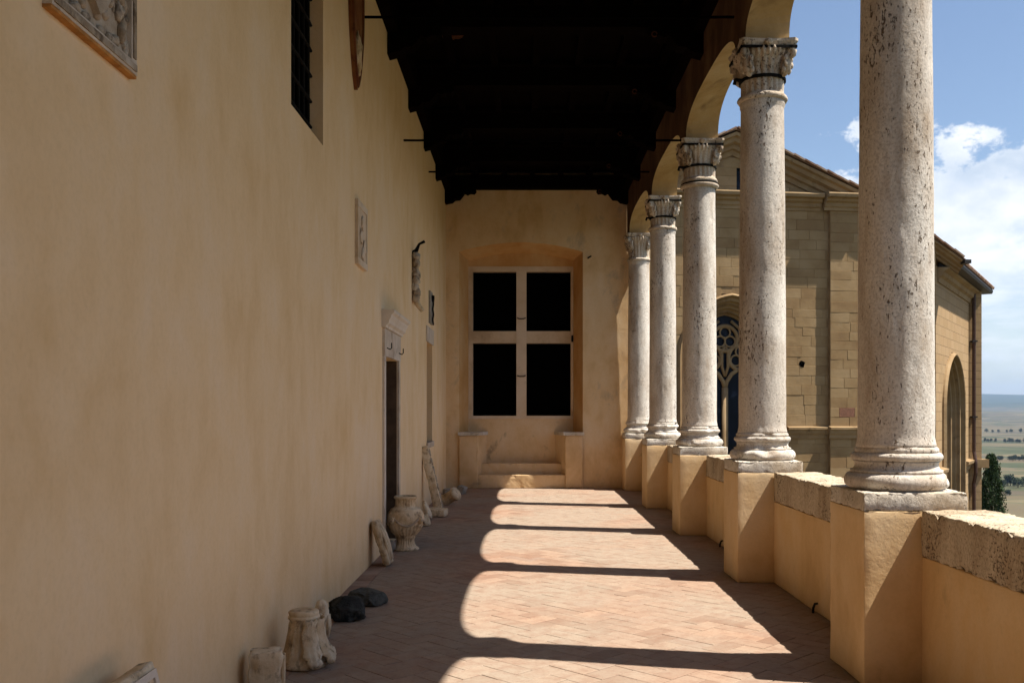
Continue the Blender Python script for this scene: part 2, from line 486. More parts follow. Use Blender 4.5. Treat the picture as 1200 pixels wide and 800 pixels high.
def rblock(sx, sy, sz, res=0.05, r=0.012, amp=0.004, f=6.0, seed=1, chip=0.0):
    """box with rounded, worn edges and an uneven surface, centred on its base"""
    def coords(s):
        h = s / 2
        rr = min(r, h * 0.6)
        n = max(1, int(round((s - 2 * rr) / res)))
        mid = [-h + rr + (s - 2 * rr) * i / n for i in range(n + 1)]
        return [-h, -h + rr * 0.3] + mid + [h - rr * 0.3, h]
    cs = [coords(s) for s in (sx, sy, sz)]
    N = [len(c) - 1 for c in cs]
    idx, V, F = {}, [], []
    H = (sx / 2, sy / 2, sz / 2)
    def vid(i, j, k):
        key = (i, j, k)
        if key not in idx:
            p = Vector((cs[0][i], cs[1][j], cs[2][k]))
            q = Vector([max(-H[a] + min(r, H[a] * .6), min(H[a] - min(r, H[a] * .6), p[a])) for a in range(3)])
            d = p - q
            if d.length > 1e-6:
                nrm = d.normalized()
                p = q + nrm * min(r, min(H) * .6)
            else:
                nrm = Vector()
            edge = sum(1 for a in range(3) if abs(abs(p[a]) - H[a]) < r * 1.2)
            nn = fr(p, seed, f)
            outw = Vector([(1 if p[a] > 0 else -1) if abs(abs(cs[a][(i, j, k)[a]]) - H[a]) < 1e-6 else 0 for a in range(3)])
            if outw.length > 0: outw.normalize()
            off = amp * nn
            if edge >= 2 and chip > 0:
                c = fr(p, seed + 5, f * 1.7)
                off -= chip * max(0.0, c + 0.1)
            p = p + outw * off
            idx[key] = len(V)
            V.append((p.x, p.y, p.z + sz / 2))
        return idx[key]
    for a in range(3):
        b, c = (a + 1) % 3, (a + 2) % 3
        for side in (0, N[a]):
            for u in range(N[b]):
                for w_ in range(N[c]):
                    q = []
                    for du, dw in ((0, 0), (1, 0), (1, 1), (0, 1)):
                        ijk = [0, 0, 0]
                        ijk[a] = side; ijk[b] = u + du; ijk[c] = w_ + dw
                        q.append(vid(*ijk))
                    if side == 0: q.reverse()
                    F.append(tuple(q))
    mb = MB(); mb.v, mb.f = V, F
    return mb

def lathe(prof, n=48, mod=None, cap=True):
    V, F = [], []
    for (r, z) in prof:
        for i in range(n):
            t = 2 * math.pi * i / n
            rr = mod(r, z, t) if mod else r
            V.append((rr * math.cos(t), rr * math.sin(t), z))
    m = len(prof)
    for j in range(m - 1):
        for i in range(n):
            k = (i + 1) % n
            F.append((j * n + i, j * n + k, (j + 1) * n + k, (j + 1) * n + i))
    if cap:
        F.append(tuple(reversed(range(n))))
        F.append(tuple(range((m - 1) * n, m * n)))
    mb = MB(); mb.v, mb.f = V, F
    return mb

def tube(pts, rad, n=8, closed=False, flat=None):
    pts = [Vector(p) for p in pts]
    m = len(pts)
    rads = rad if isinstance(rad, (list, tuple)) else [rad] * m
    V, F = [], []
    up0 = None
    for i, p in enumerate(pts):
        if closed:
            t = pts[(i + 1) % m] - pts[i - 1]
        else:
            t = pts[min(i + 1, m - 1)] - pts[max(i - 1, 0)]
        t.normalize()
        if up0 is None:
            up0 = Vector((0, 0, 1)) if abs(t.z) < 0.9 else Vector((0, 1, 0))
        side = t.cross(up0)
        if side.length < 1e-4:
            side = t.cross(Vector((1, 0, 0)))
        side.normalize()
        up = side.cross(t).normalized()
        up0 = up
        for k in range(n):
            a = 2 * math.pi * k / n
            V.append(p + side * math.cos(a) * rads[i] + up * math.sin(a) * rads[i] * (flat or 1))
    for i in range(m if closed else m - 1):
        j = (i + 1) % m
        for k in range(n):
            l = (k + 1) % n
            F.append((i * n + k, i * n + l, j * n + l, j * n + k))
    if not closed:
        F.append(tuple(reversed(range(n))))
        F.append(tuple(range((m - 1) * n, m * n)))
    mb = MB(); mb.v, mb.f = [tuple(v) for v in V], F
    return mb

def blob(c, r, seed=1, amp=0.25, f=3.0, n=14, m=10):
    """uneven rounded lump with radii r = (rx, ry, rz)"""
    V, F = [], []
    for j in range(m + 1):
        ph = math.pi * j / m
        for i in range(n):
            t = 2 * math.pi * i / n
            d = Vector((math.sin(ph) * math.cos(t), math.sin(ph) * math.sin(t), -math.cos(ph)))
            k = 1 + amp * fr(d, seed, f, 3)
            V.append((c[0] + d.x * r[0] * k, c[1] + d.y * r[1] * k, c[2] + d.z * r[2] * k))
    for j in range(m):
        for i in range(n):
            k = (i + 1) % n
            F.append((j * n + i, j * n + k, (j + 1) * n + k, (j + 1) * n + i))
    mb = MB(); mb.v, mb.f = V, F
    return mb

def extrude(outline, depth, axis_y=True):
    """outline in (u, z) extruded along y from 0 to -depth (towards the viewer)"""
    n = len(outline)
    V = [(u, 0, z) for u, z in outline] + [(u, -depth, z) for u, z in outline]
    F = [tuple(range(n)), tuple(reversed(range(n, 2 * n)))]
    for i in range(n):
        j = (i + 1) % n
        F.append((i, i + n, j + n, j))
    mb = MB(); mb.v, mb.f = V, F
    return mb

# ------------------------------------------------------------------ dimensions
XL = -1.623          # palace wall face
YF = 19.65           # end wall face
PX0, PW = 2.022, 0.623
CX = PX0 + PW / 2    # column axis
HP = 1.15            # pedestal height
ZC = 5.18            # top of abacus
PAR_IN, PAR_OUT, PAR_Z, SLAB = 2.36, 2.78, 1.05, 0.28
PED_Y = [5.65 + 3.345 * k for k in range(-3, 5)]
COL_Y = [y + PW / 2 for y in PED_Y]
Y0 = -5.0            # near end of the loggia

# ------------------------------------------------------------------ floor
fl = MB()
fl.quad((XL - 0.3, Y0, -0.007), (PAR_OUT, Y0, -0.007), (PAR_OUT, YF + 0.5, -0.007), (XL - 0.3, YF + 0.5, -0.007))
floor = tag(fl.build('floor', M['joint']), kind='structure')
BW, BL, BJ = 0.15, 0.30, 0.0045
def paver_mesh(lx, ly, seed):
    rnd = random.Random(seed)
    c = 0.003
    hx, hy = lx / 2 - BJ / 2, ly / 2 - BJ / 2
    tx, ty = rnd.uniform(-0.004, 0.004), rnd.uniform(-0.004, 0.004)
    def z(x, y): return x * tx + y * ty
    V = []
    for (x, y) in ((-hx, -hy), (hx, -hy), (hx, hy), (-hx, hy)): V.append((x, y, -0.02))
    for (x, y) in ((-hx, -hy), (hx, -hy), (hx, hy), (-hx, hy)): V.append((x, y, z(x, y) - 0.002))
    for (x, y) in ((-hx + c, -hy + c), (hx - c, -hy + c), (hx - c, hy - c), (-hx + c, hy - c)): V.append((x, y, z(x, y)))
    F = [(8, 9, 10, 11)]
    for i in range(4):
        j = (i + 1) % 4
        F += [(i, j, j + 4, i + 4), (i + 4, j + 4, j + 8, i + 8)]
    return V, F
shared = []
for s in range(6):
    for lx, ly in ((BL, BW), (BW, BL)):
        me = bpy.data.meshes.new('brick')
        v, f = paver_mesh(lx, ly, s)
        me.from_pydata(v, [], f); me.materials.append(M['brick']); me.update()
        shared.append((me, v, f))
BORD = XL + 0.165
def clip(poly, xm):
    out = []
    for i in range(len(poly)):
        a, b = poly[i - 1], poly[i]
        if (a[0] >= xm) != (b[0] >= xm):
            t = (xm - a[0]) / (b[0] - a[0])
            out.append((xm, a[1] + t * (b[1] - a[1])))
        if b[0] >= xm: out.append(b)
    return out
c45 = math.cos(R(45))
pieces, cut = [], []
NN = 190
for a in range(-NN, NN):
    for b in range(-NN, NN):
        k = (a - b) % 4
        if k == 0: u, v_, hz = (a + 1) * BW, (b + .5) * BW, 0
        elif k == 3: u, v_, hz = (a + .5) * BW, (b + 1) * BW, 1
        else: continue
        X, Y = (u - v_) * c45 + 0.05, (u + v_) * c45 + 6.0
        if Y < -0.5 or Y > YF + 0.1 or X < BORD - 0.2 or X > PAR_OUT - 0.15: continue
        if X < BORD + 0.17:
            hx, hy = (BL / 2, BW / 2) if hz == 0 else (BW / 2, BL / 2)
            hx -= BJ / 2; hy -= BJ / 2
            P = [(X + (x - y) * c45, Y + (x + y) * c45) for x, y in ((-hx, -hy), (hx, -hy), (hx, hy), (-hx, hy))]
            if min(p[0] for p in P) < BORD:
                P = clip(P, BORD)
                if len(P) >= 3: cut.append(P)
                continue
        pieces.append((X, Y, hz))
rest = MB()
vis = sorted([p for p in pieces if p[1] > 5.55 and p[0] < 2.3], key=lambda p: p[1])
single = set(vis[:300])
rr_ = random.Random(3)
for (X, Y, hz) in pieces:
    me, v, f = shared[rr_.randrange(6) * 2 + hz]
    dz, an = rr_.uniform(-0.0015, 0.001), R(45) + rr_.uniform(-0.008, 0.008)
    if (X, Y, hz) in single:
        o = bpy.data.objects.new('brick', me)
        COL.objects.link(o)
        o.parent = floor
        o.location = (X, Y, dz); o.rotation_euler = (0, 0, an)
    else:
        ca, sa = math.cos(an), math.sin(an)
        rest.add([(X + x * ca - y * sa, Y + x * sa + y * ca, z + dz) for x, y, z in v], f)
for P in cut:
    n = len(P)
    rest.add([(x, y, -0.02) for x, y in P] + [(x, y, 0) for x, y in P], [tuple(range(n, 2 * n))] + [(i, (i + 1) % n, (i + 1) % n + n, i + n) for i in range(n)])
tag(rest.build('brick_paving', M['brick'], floor), kind='stuff')
y = Y0
q = 0
while y < YF:
    L = 0.30 + 0.02 * math.sin(q * 3.1)
    b = MB(); b.box(XL - 0.02, BORD - 0.005, y + 0.003, y + L - 0.003, -0.02, 0.0005 + 0.001 * math.sin(q))
    if y > 5.3: b.build('border_brick', M['border'], floor)
    y += L; q += 1

# ------------------------------------------------------------------ palace wall with openings
OPEN = [(6.60, 7.65, 3.765, 5.25), (10.97, 12.10, 0.0, 2.25), (15.76, 16.70, 1.08, 2.76)]
ZT = 7.2
ys = sorted({Y0, YF + 0.6} | {o[0] for o in OPEN} | {o[1] for o in OPEN})
zs = sorted({-0.02, ZT} | {o[2] for o in OPEN} | {o[3] for o in OPEN})
wl = MB()
for i in range(len(ys) - 1):
    for j in range(len(zs) - 1):
        cyy, czz = (ys[i] + ys[i + 1]) / 2, (zs[j] + zs[j + 1]) / 2
        if any(o[0] < cyy < o[1] and o[2] < czz < o[3] for o in OPEN): continue
        wl.quad((XL, ys[i], zs[j]), (XL, ys[i], zs[j + 1]), (XL, ys[i + 1], zs[j + 1]), (XL, ys[i + 1], zs[j]))
for (a, b, c, d) in OPEN:
    X2 = XL - 0.45
    wl.quad((XL, a, c), (XL, a, d), (X2, a, d), (X2, a, c))
    wl.quad((XL, b, c), (X2, b, c), (X2, b, d), (XL, b, d))
    wl.quad((XL, a, d), (XL, b, d), (X2, b, d), (X2, a, d))
    wl.quad((XL, a, c), (X2, a, c), (X2, b, c), (XL, b, c))
wl.box(XL - 0.9, XL - 0.46, Y0, YF + 0.6, -0.3, ZT)
palace = wl.build('palace_wall', M['wall'])
tag(palace, 'long ochre plastered wall with a doorway, hung with carved stones, under the timber ceiling', 'wall')

# barred window
o = OPEN[0]
win = MB().box(XL - 0.17, XL - 0.13, o[0] - .01, o[1] + .01, o[2] - .01, o[3] + .01).build('window', M['void'], palace)
win['label'] = 'window backed by a black sheet painted as its dark depth, behind an iron grille'
for k in range(6):
    yy = o[0] + 0.09 + k * 0.165
    tube([(XL - 0.09, yy, o[2] - .01), (XL - 0.09, yy, o[3] + .01)], 0.014, 8).build('bar', M['iron'], win)
for k in range(7):
    zz = o[2] + 0.13 + k * 0.205
    tube([(XL - 0.085, o[0] - .01, zz), (XL - 0.085, o[1] - 0.12, zz), (XL - 0.10, o[1] + .01, zz + 0.02)], 0.013, 8).build('cross_bar', M['iron'], win)
# doorway
o = OPEN[1]
door = MB().box(XL - 0.24, XL - 0.20, o[0] - .01, o[1] + .01, -.01, o[3] + .01).build('door', M['void'], palace)
door['label'] = 'doorway backed by a black sheet painted as the unlit room'
for (a, b) in ((o[0] - 0.13, o[0] - 0.001), (o[1] + 0.001, o[1] + 0.13)):
    MB().box(XL - 0.0, XL + 0.025, a, b, 0.0, o[3] + 0.001).build('jamb', M['doorstone'], door)
jl = MB().box(XL - 0.199, XL - 0.004, o[1] - 0.03, o[1] - 0.001, 0.0, o[3] - 0.003)
jl.build('jamb_lining', M['door_wood'], door)
MB().box(XL, XL + 0.03, o[0] - 0.13, o[1] + 0.13, o[3] + 0.003, 2.57).build('frieze', M['doorstone'], door)
prof = [(0.0, 2.575), (0.05, 2.575), (0.055, 2.60), (0.085, 2.625), (0.09, 2.655), (0.11, 2.69), (0.115, 2.715), (0.145, 2.74), (0.15, 2.775), (0.0, 2.78)]
cn = MB()
ya, yb = 10.77, 12.28
n = len(prof)
cn.add([(XL + p, ya, z) for p, z in prof] + [(XL + p, yb, z) for p, z in prof], [tuple(range(n)), tuple(reversed(range(n, 2 * n)))] + [(i, i + n, (i + 1) % n + n, (i + 1) % n) for i in range(n)])
cn.build('cornice', M['doorstone'], door)
for yy in (11.0, 12.05):
    tube([(XL + 0.01, yy, 2.36), (XL + 0.07, yy, 2.335), (XL + 0.085, yy, 2.355), (XL + 0.085, yy, 2.41)], 0.007, 6).build('hook', M['iron'], door)
# far wall window
o = OPEN[2]
w2 = MB().box(XL - 0.22, XL - 0.18, o[0] - .01, o[1] + .01, o[2] - .01, o[3] + .01).build('window', M['door_wood'], palace)
w2['label'] = 'narrow window closed with a dark board'
MB().box(XL, XL + 0.02, o[0] - 0.12, o[1] + 0.12, o[3] + .002, o[3] + 0.26).build('lintel', M['doorstone'], w2)
MB().box(XL - 0.17, XL + 0.03, o[0] - 0.06, o[1] + 0.06, o[2] - 0.09, o[2] + 0.001).build('sill', M['doorstone'], w2)

# ------------------------------------------------------------------ end wall with arched window recess and steps
ew = MB()
XE1 = 2.66
FL, FR, BLx, BRx = -1.35, 1.21, -1.187, 1.04
ZA0, ZA1, ZB0, ZB1 = 4.89, 5.086, 4.78, 4.945
YB = YF + 0.5
BZ = 1.15
def arch_z(x, l, r_, z0, z1):
    t = (x - (l + r_) / 2) / ((r_ - l) / 2)
    return z0 + (z1 - z0) * (1 - t * t)
XW0 = XL - 0.02
ew.quad((XW0, YF, 0), (-0.98, YF, 0), (-0.98, YF, BZ), (XW0, YF, BZ))
ew.quad((0.857, YF, 0), (XE1, YF, 0), (XE1, YF, BZ), (0.857, YF, BZ))
ew.quad((XW0, YF, BZ), (FL, YF, BZ), (FL, YF, ZA0), (XW0, YF, ZA0))
ew.quad((FR, YF, BZ), (XE1, YF, BZ), (XE1, YF, ZA0), (FR, YF, ZA0))
N = 20
for i in range(N):
    x0, x1 = FL + (FR - FL) * i / N, FL + (FR - FL) * (i + 1) / N
    ew.quad((x0, YF, arch_z(x0, FL, FR, ZA0, ZA1)), (x1, YF, arch_z(x1, FL, FR, ZA0, ZA1)), (x1, YF, ZT), (x0, YF, ZT))
ew.quad((XW0, YF, ZA0), (FL, YF, ZA0), (FL, YF, ZT), (XW0, YF, ZT))
ew.quad((FR, YF, ZA0), (XE1, YF, ZA0), (XE1, YF, ZT), (FR, YF, ZT))
# outer end and back so that the wall is solid
ew.quad((XE1, YF, -0.3), (XE1, YF + 0.9, -0.3), (XE1, YF + 0.9, ZT), (XE1, YF, ZT))
ew.quad((XL - .5, YF + 0.9, -0.3), (XL - .5, YF + 0.9, ZT), (XE1, YF + 0.9, ZT), (XE1, YF + 0.9, -0.3))
end_wall = ew.build('end_wall', M['endwall'])
tag(end_wall, 'stained ochre end wall of the loggia with a deep arched window recess and steps', 'wall')
rc = MB()
pf = [(FL, BZ)] + [(FL + (FR - FL) * i / N, arch_z(FL + (FR - FL) * i / N, FL, FR, ZA0, ZA1)) for i in range(N + 1)] + [(FR, BZ)]
pb = [(BLx, BZ)] + [(BLx + (BRx - BLx) * i / N, arch_z(BLx + (BRx - BLx) * i / N, BLx, BRx, ZB0, ZB1)) for i in range(N + 1)] + [(BRx, BZ)]
for i in range(len(pf) - 1):
    rc.quad((pf[i][0], YF, pf[i][1]), (pb[i][0], YB, pb[i][1]), (pb[i + 1][0], YB, pb[i + 1][1]), (pf[i + 1][0], YF, pf[i + 1][1]))
# tympanum above the stone cross
for i in range(N):
    x0, x1 = BLx + (BRx - BLx) * i / N, BLx + (BRx - BLx) * (i + 1) / N
    rc.quad((x0, YB, 4.66), (x1, YB, 4.66), (x1, YB, arch_z(x1, BLx, BRx, ZB0, ZB1)), (x0, YB, arch_z(x0, BLx, BRx, ZB0, ZB1)))
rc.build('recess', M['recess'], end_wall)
lp = MB()
lp.quad((-0.98, YF, 0), (-0.806, YB, 0), (-0.806, YB, BZ), (-0.98, YF, BZ))
lp.quad((0.857, YF, 0), (0.857, YF, BZ), (0.66, YB, BZ), (0.66, YB, 0))
lp.quad((BLx, YB, 0), (BRx, YB, 0), (BRx, YB, 1.43), (BLx, YB, 1.43))
lp.build('recess_panel', M['sill_plaster'], end_wall)
for (xa_, xb_) in ((FL, -0.965), (0.842, FR)):
    rblock(xb_ - xa_, 0.10, BZ - 0.055, 0.06, 0.015, 0.006, 5, 70 + int(xa_ * 10), 0.02).build('bench_front', M['sill_plaster'], end_wall, True, loc=((xa_ + xb_) / 2, YF - 0.02, 0))
for nm, pts in (('bench', [(FL - 0.02, YF - 0.10), (-0.93, YF - 0.10), (-0.775, YB), (BLx - .02, YB)]), ('bench', [(0.807, YF - 0.10), (FR + 0.02, YF - 0.10), (BRx + .02, YB), (0.63, YB)])):
    b = MB()
    b.add([(x, y_, BZ - 0.055) for x, y_ in pts] + [(x, y_, BZ + 0.012) for x, y_ in pts], [(3, 2, 1, 0), (4, 5, 6, 7), (0, 1, 5, 4), (1, 2, 6, 5), (2, 3, 7, 6), (3, 0, 4, 7)])
    b.build(nm, M['slab'], end_wall)
s1 = rblock(1.93, 0.56, 0.28, 0.06, 0.015, 0.008, 5, 3, 0.02).build('step', M['sill_plaster'], end_wall, loc=(-0.05, YF + 0.245, 0))
s2 = rblock(1.72, 0.32, 0.235, 0.06, 0.015, 0.008, 5, 4, 0.02).build('step', M['sill_plaster'], end_wall, loc=(-0.065, YF + 0.38, 0.27))
# stone cross window
px = [BLx, -1.096, -0.17, 0.045, 0.987, BRx]
pz = [1.43, 1.496, 3.036, 3.29, 4.557, 4.66]
cw = MB().box(BLx + .03, BRx - .03, YB + 0.17, YB + 0.2, 1.45, 4.64).build('window', M['void'], end_wall)
cw['label'] = 'cross window with four black openings'
ya, yb = YB - 0.012, YB + 0.17
for nm, x0, x1, z0, z1, e in (('frame', px[0], px[1], pz[0], pz[5], 0), ('frame', px[4], px[5], pz[0], pz[5], 0),
                       ('frame', px[1], px[4], pz[4], pz[5], .002), ('sill', px[1], px[4], pz[0], pz[1], .002),
                       ('mullion', px[2], px[3], pz[1], pz[4], .004), ('transom', px[1], px[2], pz[2], pz[3], .001), ('transom', px[3], px[4], pz[2], pz[3], .001)):
    MB().box(x0, x1, ya - e, yb, z0, z1).build(nm, M['winstone'], cw)
for zz in (3.56, 2.34):
    tube([(-0.15, ya - 0.02, zz + .01), (-0.11, ya - 0.03, zz - .01), (-0.02, ya - 0.03, zz - .01), (0.025, ya - 0.02, zz + .01)], 0.012, 6).build('latch', M['iron'], cw)
MB().box(px[4] + 0.01, px[5] - 0.005, ya - 0.03, ya - 0.003, 3.06, 3.20).build('hinge', M['iron'], cw)
tube([(1.32, YF + .01, 4.76), (1.32, YF - 0.05, 4.76), (1.38, YF - 0.08, 4.79)], 0.015, 6).build('hook', M['iron'], end_wall)
# near end wall behind the viewpoint
nw = MB().box(XL - 0.5, PAR_OUT, Y0 - 0.4, Y0, -0.3, ZT).build('near_end_wall', M['endwall'])
tag(nw, 'plain ochre plaster wall closing the other end of the loggia', 'wall')

# ------------------------------------------------------------------ arcade wall
AX0, AX1 = CX - 0.215, CX + 0.205
ar = MB(); ari = MB()
ZS, RISE_IN, RISE_OUT, PIER = ZC - 0.005, 0.34, 0.49, 0.215
aro = MB()
segs = []
def bay(yl, yr, first=False):
    n = 28
    pts = []
    for i in range(n + 1):
        t = math.pi * i / n
        ct, st = math.cos(t), math.sin(t)
        e = 0.72
        yy = (yl + yr) / 2 - (yr - yl) / 2 * (1 if ct > 0 else -1) * abs(ct) ** e
        pts.append((yy, st ** e))
    return pts
cols = [Y0 - 0.1 - 0.2] + COL_Y
for k in range(len(cols) - 1):
    yl, yr = cols[k] + PIER, cols[k + 1] - PIER
    P = bay(yl, yr)
    NX = 6
    for i in range(len(P) - 1):
        for j in range(NX):
            xs = [AX0 + (AX1 - AX0) * (j + d) / NX for d in (0, 1)]
            def wob(x, p):
                z_ = ZS + p[1] * (RISE_IN + (RISE_OUT - RISE_IN) * (x - AX0) / (AX1 - AX0))
                d = 0.016 * fr((x, p[0], z_), 2, 2.6, 4) * min(1, p[1] * 4) * (0 if x in (AX0, AX1) else 1)
                return (x, p[0], z_ + d)
            ar.quad(wob(xs[0], P[i]), wob(xs[0], P[i + 1]), wob(xs[1], P[i + 1]), wob(xs[1], P[i]))
        zi = [ZS + q_[1] * RISE_IN for q_ in P]; zo = [ZS + q_[1] * RISE_OUT for q_ in P]
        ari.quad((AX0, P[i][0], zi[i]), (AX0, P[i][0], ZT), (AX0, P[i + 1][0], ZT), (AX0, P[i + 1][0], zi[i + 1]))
        ar.quad((AX1, P[i][0], zo[i]), (AX1, P[i + 1][0], zo[i + 1]), (AX1, P[i + 1][0], ZT), (AX1, P[i][0], ZT))
for c in cols:
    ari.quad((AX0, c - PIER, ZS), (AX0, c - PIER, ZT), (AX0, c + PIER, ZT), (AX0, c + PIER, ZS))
    ar.quad((AX1, c - PIER, ZS), (AX1, c + PIER, ZS), (AX1, c + PIER, ZT), (AX1, c - PIER, ZT))
    ar.quad((AX0, c - PIER, ZS), (AX0, c + PIER, ZS), (AX1, c + PIER, ZS), (AX1, c - PIER, ZS))
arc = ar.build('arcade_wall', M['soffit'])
tag(arc, 'low flattened arches of gold plaster carried on the row of columns', 'arcade')
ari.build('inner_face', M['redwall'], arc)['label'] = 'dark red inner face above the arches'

# ------------------------------------------------------------------ timber ceiling
ZP = 6.52
cl = MB().box(XL - 0.3, AX1 - 0.01, Y0, YF + 0.4, ZP, ZP + 0.9)
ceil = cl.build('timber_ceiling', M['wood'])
tag(ceil, 'black timber ceiling of beams and boards over the loggia, on carved corbels', 'ceiling')
beam_y = [19.45 - 2.03 * k for k in range(0, 13)]
for yb_ in beam_y:
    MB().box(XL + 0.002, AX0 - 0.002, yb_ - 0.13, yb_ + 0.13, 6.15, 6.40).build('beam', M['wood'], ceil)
    for s in (-1, 1):
        # carved double scroll corbel
        prof = [(0, 6.149), (0.62, 6.149), (0.64, 6.10), (0.60, 6.05), (0.52, 6.06), (0.46, 6.03), (0.40, 6.06), (0.36, 6.00), (0.30, 5.93), (0.20, 5.92), (0.15, 5.87), (0.08, 5.86), (0, 5.84)]
        n = len(prof)
        xb = XL if s < 0 else AX0
        pts = [(xb - s * (p + 0.0), z) for p, z in prof]
        cb = MB()
        cb.add([(x, yb_ - 0.11, z) for x, z in pts] + [(x, yb_ + 0.11, z) for x, z in pts], [tuple(range(n)), tuple(reversed(range(n, 2 * n)))] + [(i, i + n, (i + 1) % n + n, (i + 1) % n) for i in range(n)])
        cbo = cb.build('corbel', M['wood'], ceil)
        if s > 0:
            tube([(xb - 0.58 + 0.03 * math.cos(t), yb_ - 0.115, 6.07 + 0.03 * math.sin(t)) for t in [i * 0.7 for i in range(9)]], 0.010, 6).build('scroll', M['rosette'], cbo)
for (xa_, xb_) in ((XL + 0.001, XL + 0.13), (AX0 - 0.13, AX0 - 0.001)):
    MB().box(xa_, xb_, Y0, YF - 0.001, 6.09, ZP - 0.001).build('wall_plate', M['wood'], ceil)
for x in [XL + 0.05 + i * 0.58 for i in range(7)]:
    MB().box(x - 0.05, x + 0.05, Y0, YF, 6.401, ZP).build('joist', M['wood'], ceil)
for k in range(len(beam_y) - 1):
    for x in (-0.95, 0.21, 1.37):
        if (k + int(x * 2)) % 2: continue
        yy = (beam_y[k] + beam_y[k + 1]) / 2
        b = lathe([(0.0, -0.05), (0.05, -0.045), (0.07, -0.03), (0.15, -0.02), (0.17, 0.0)], 20, lambda r, z, t: r * (1 + 0.16 * math.cos(8 * t)), cap=False)
        b.build('rosette', M['rosette'], ceil, loc=(x, yy, ZP - 0.001))

# ------------------------------------------------------------------ columns
def shaft_mesh(seed, fine=True):
    z0, z1 = 1.41, 4.64
    n, m = (96, 150) if fine else (48, 50)
    prof = []
    for j in range(m + 1):
        t = j / m
        r = 0.227 - 0.021 * t ** 1.6
        if t < 0.02: r += 0.012 * (1 - t / 0.02)
        if t > 0.985: r += 0.01
        prof.append((r, z0 + (z1 - z0) * t))
    def mod(r, z, t):
        p = (r * math.cos(t), r * math.sin(t), z * 0.6)
        d = 0.0022 * fr(p, seed, 5, 4)
        c = fr((p[0], p[1], z * 0.35), seed + 3, 11, 3)
        if c > 0.45: d -= 0.012 * (c - 0.45)
        return r + d
    return lathe(prof, n, mod)
def base_mesh(seed, fine=True):
    prof = [(0.318, 1.15)]
    def tor(rc, zc, a, b, n=9, full=True):
        for i in range(n + 1):
            t = -math.pi / 2 + math.pi * i / n
            prof.append((rc + a * math.cos(t), zc + b * math.sin(t)))
    tor(0.285, 1.202, 0.052, 0.050)
    prof.extend([(0.292, 1.256), (0.292, 1.268), (0.272, 1.275), (0.262, 1.295), (0.264, 1.315), (0.275, 1.325)])
    tor(0.262, 1.352, 0.030, 0.026)
    prof.extend([(0.268, 1.382), (0.268, 1.40), (0.256, 1.412), (0.246, 1.42)])
    prof[:] = [(r * 0.932, z) for r, z in prof]
    def mod(r, z, t):
        p = (r * math.cos(t), r * math.sin(t), z)
        d = 0.006 * fr(p, seed, 6, 4)
        c = fr(p, seed + 9, 4.5, 3)
        if c > 0.2: d -= 0.06 * (c - 0.2)
        return r + d
    return lathe(prof, 96 if fine else 48, mod)
def capital_mesh(seed):
    prof = [(0.214, 4.63), (0.236, 4.635), (0.246, 4.652), (0.246, 4.668), (0.236, 4.688), (0.216, 4.694),
            (0.212, 4.70), (0.214, 4.76), (0.214, 4.84), (0.216, 4.90), (0.230, 4.96), (0.254, 5.02), (0.278, 5.06), (0.284, 5.085), (0.270, 5.115)]
    fine_p = []
    for (a, b) in zip(prof[:-1], prof[1:]):
        for i in range(3):
            t = i / 3
            fine_p.append((a[0] + (b[0] - a[0]) * t, a[1] + (b[1] - a[1]) * t))
    fine_p.append(prof[-1])
    fine_p = [(r * 0.965, z) for r, z in fine_p]
    def mod(r, z, t):
        d = 0
        if 4.705 < z < 5.05:
            d = -0.017 * (0.5 + 0.5 * math.cos(20 * t)) ** 2
        if z > 5.03:
            d = 0.014 * math.cos(32 * t)
        d += 0.008 * fr((r * math.cos(t), r * math.sin(t), z), seed, 9, 4)
        return r + d
    return lathe(fine_p, 160, mod)
def volute(seed, ang):
    ca, sa = math.cos(ang), math.sin(ang)
    pts, rad = [], []
    # S-shaped leaf stem rising from the bell to the corner, then curling under
    path = [(0.215, 4.86), (0.245, 4.87), (0.275, 4.90), (0.288, 4.95), (0.285, 5.0), (0.29, 5.05), (0.315, 5.085), (0.345, 5.085), (0.36, 5.06), (0.352, 5.025), (0.33, 5.012), (0.315, 5.03), (0.322, 5.052)]
    rr2 = [0.02, 0.032, 0.040, 0.040, 0.036, 0.033, 0.030, 0.029, 0.028, 0.026, 0.023, 0.018, 0.012]
    path = [(p * 0.955, z) for p, z in path]
    mb = tube([(p * ca, p * sa, z) for p, z in path], rr2, 10)
    for k, (dz, dr) in enumerate(((4.90, 0.262), (4.95, 0.285), (5.0, 0.28))):
        for s in (-1, 1):
            b = blob((0, 0, 0), (0.022, 0.02, 0.034), seed + k, 0.35, 2.5, 10, 7)
            mb.add([(v[0] + dr * ca - s * 0.048 * sa, v[1] + dr * sa + s * 0.048 * ca, v[2] + dz) for v in b.v], b.f)
    return mb
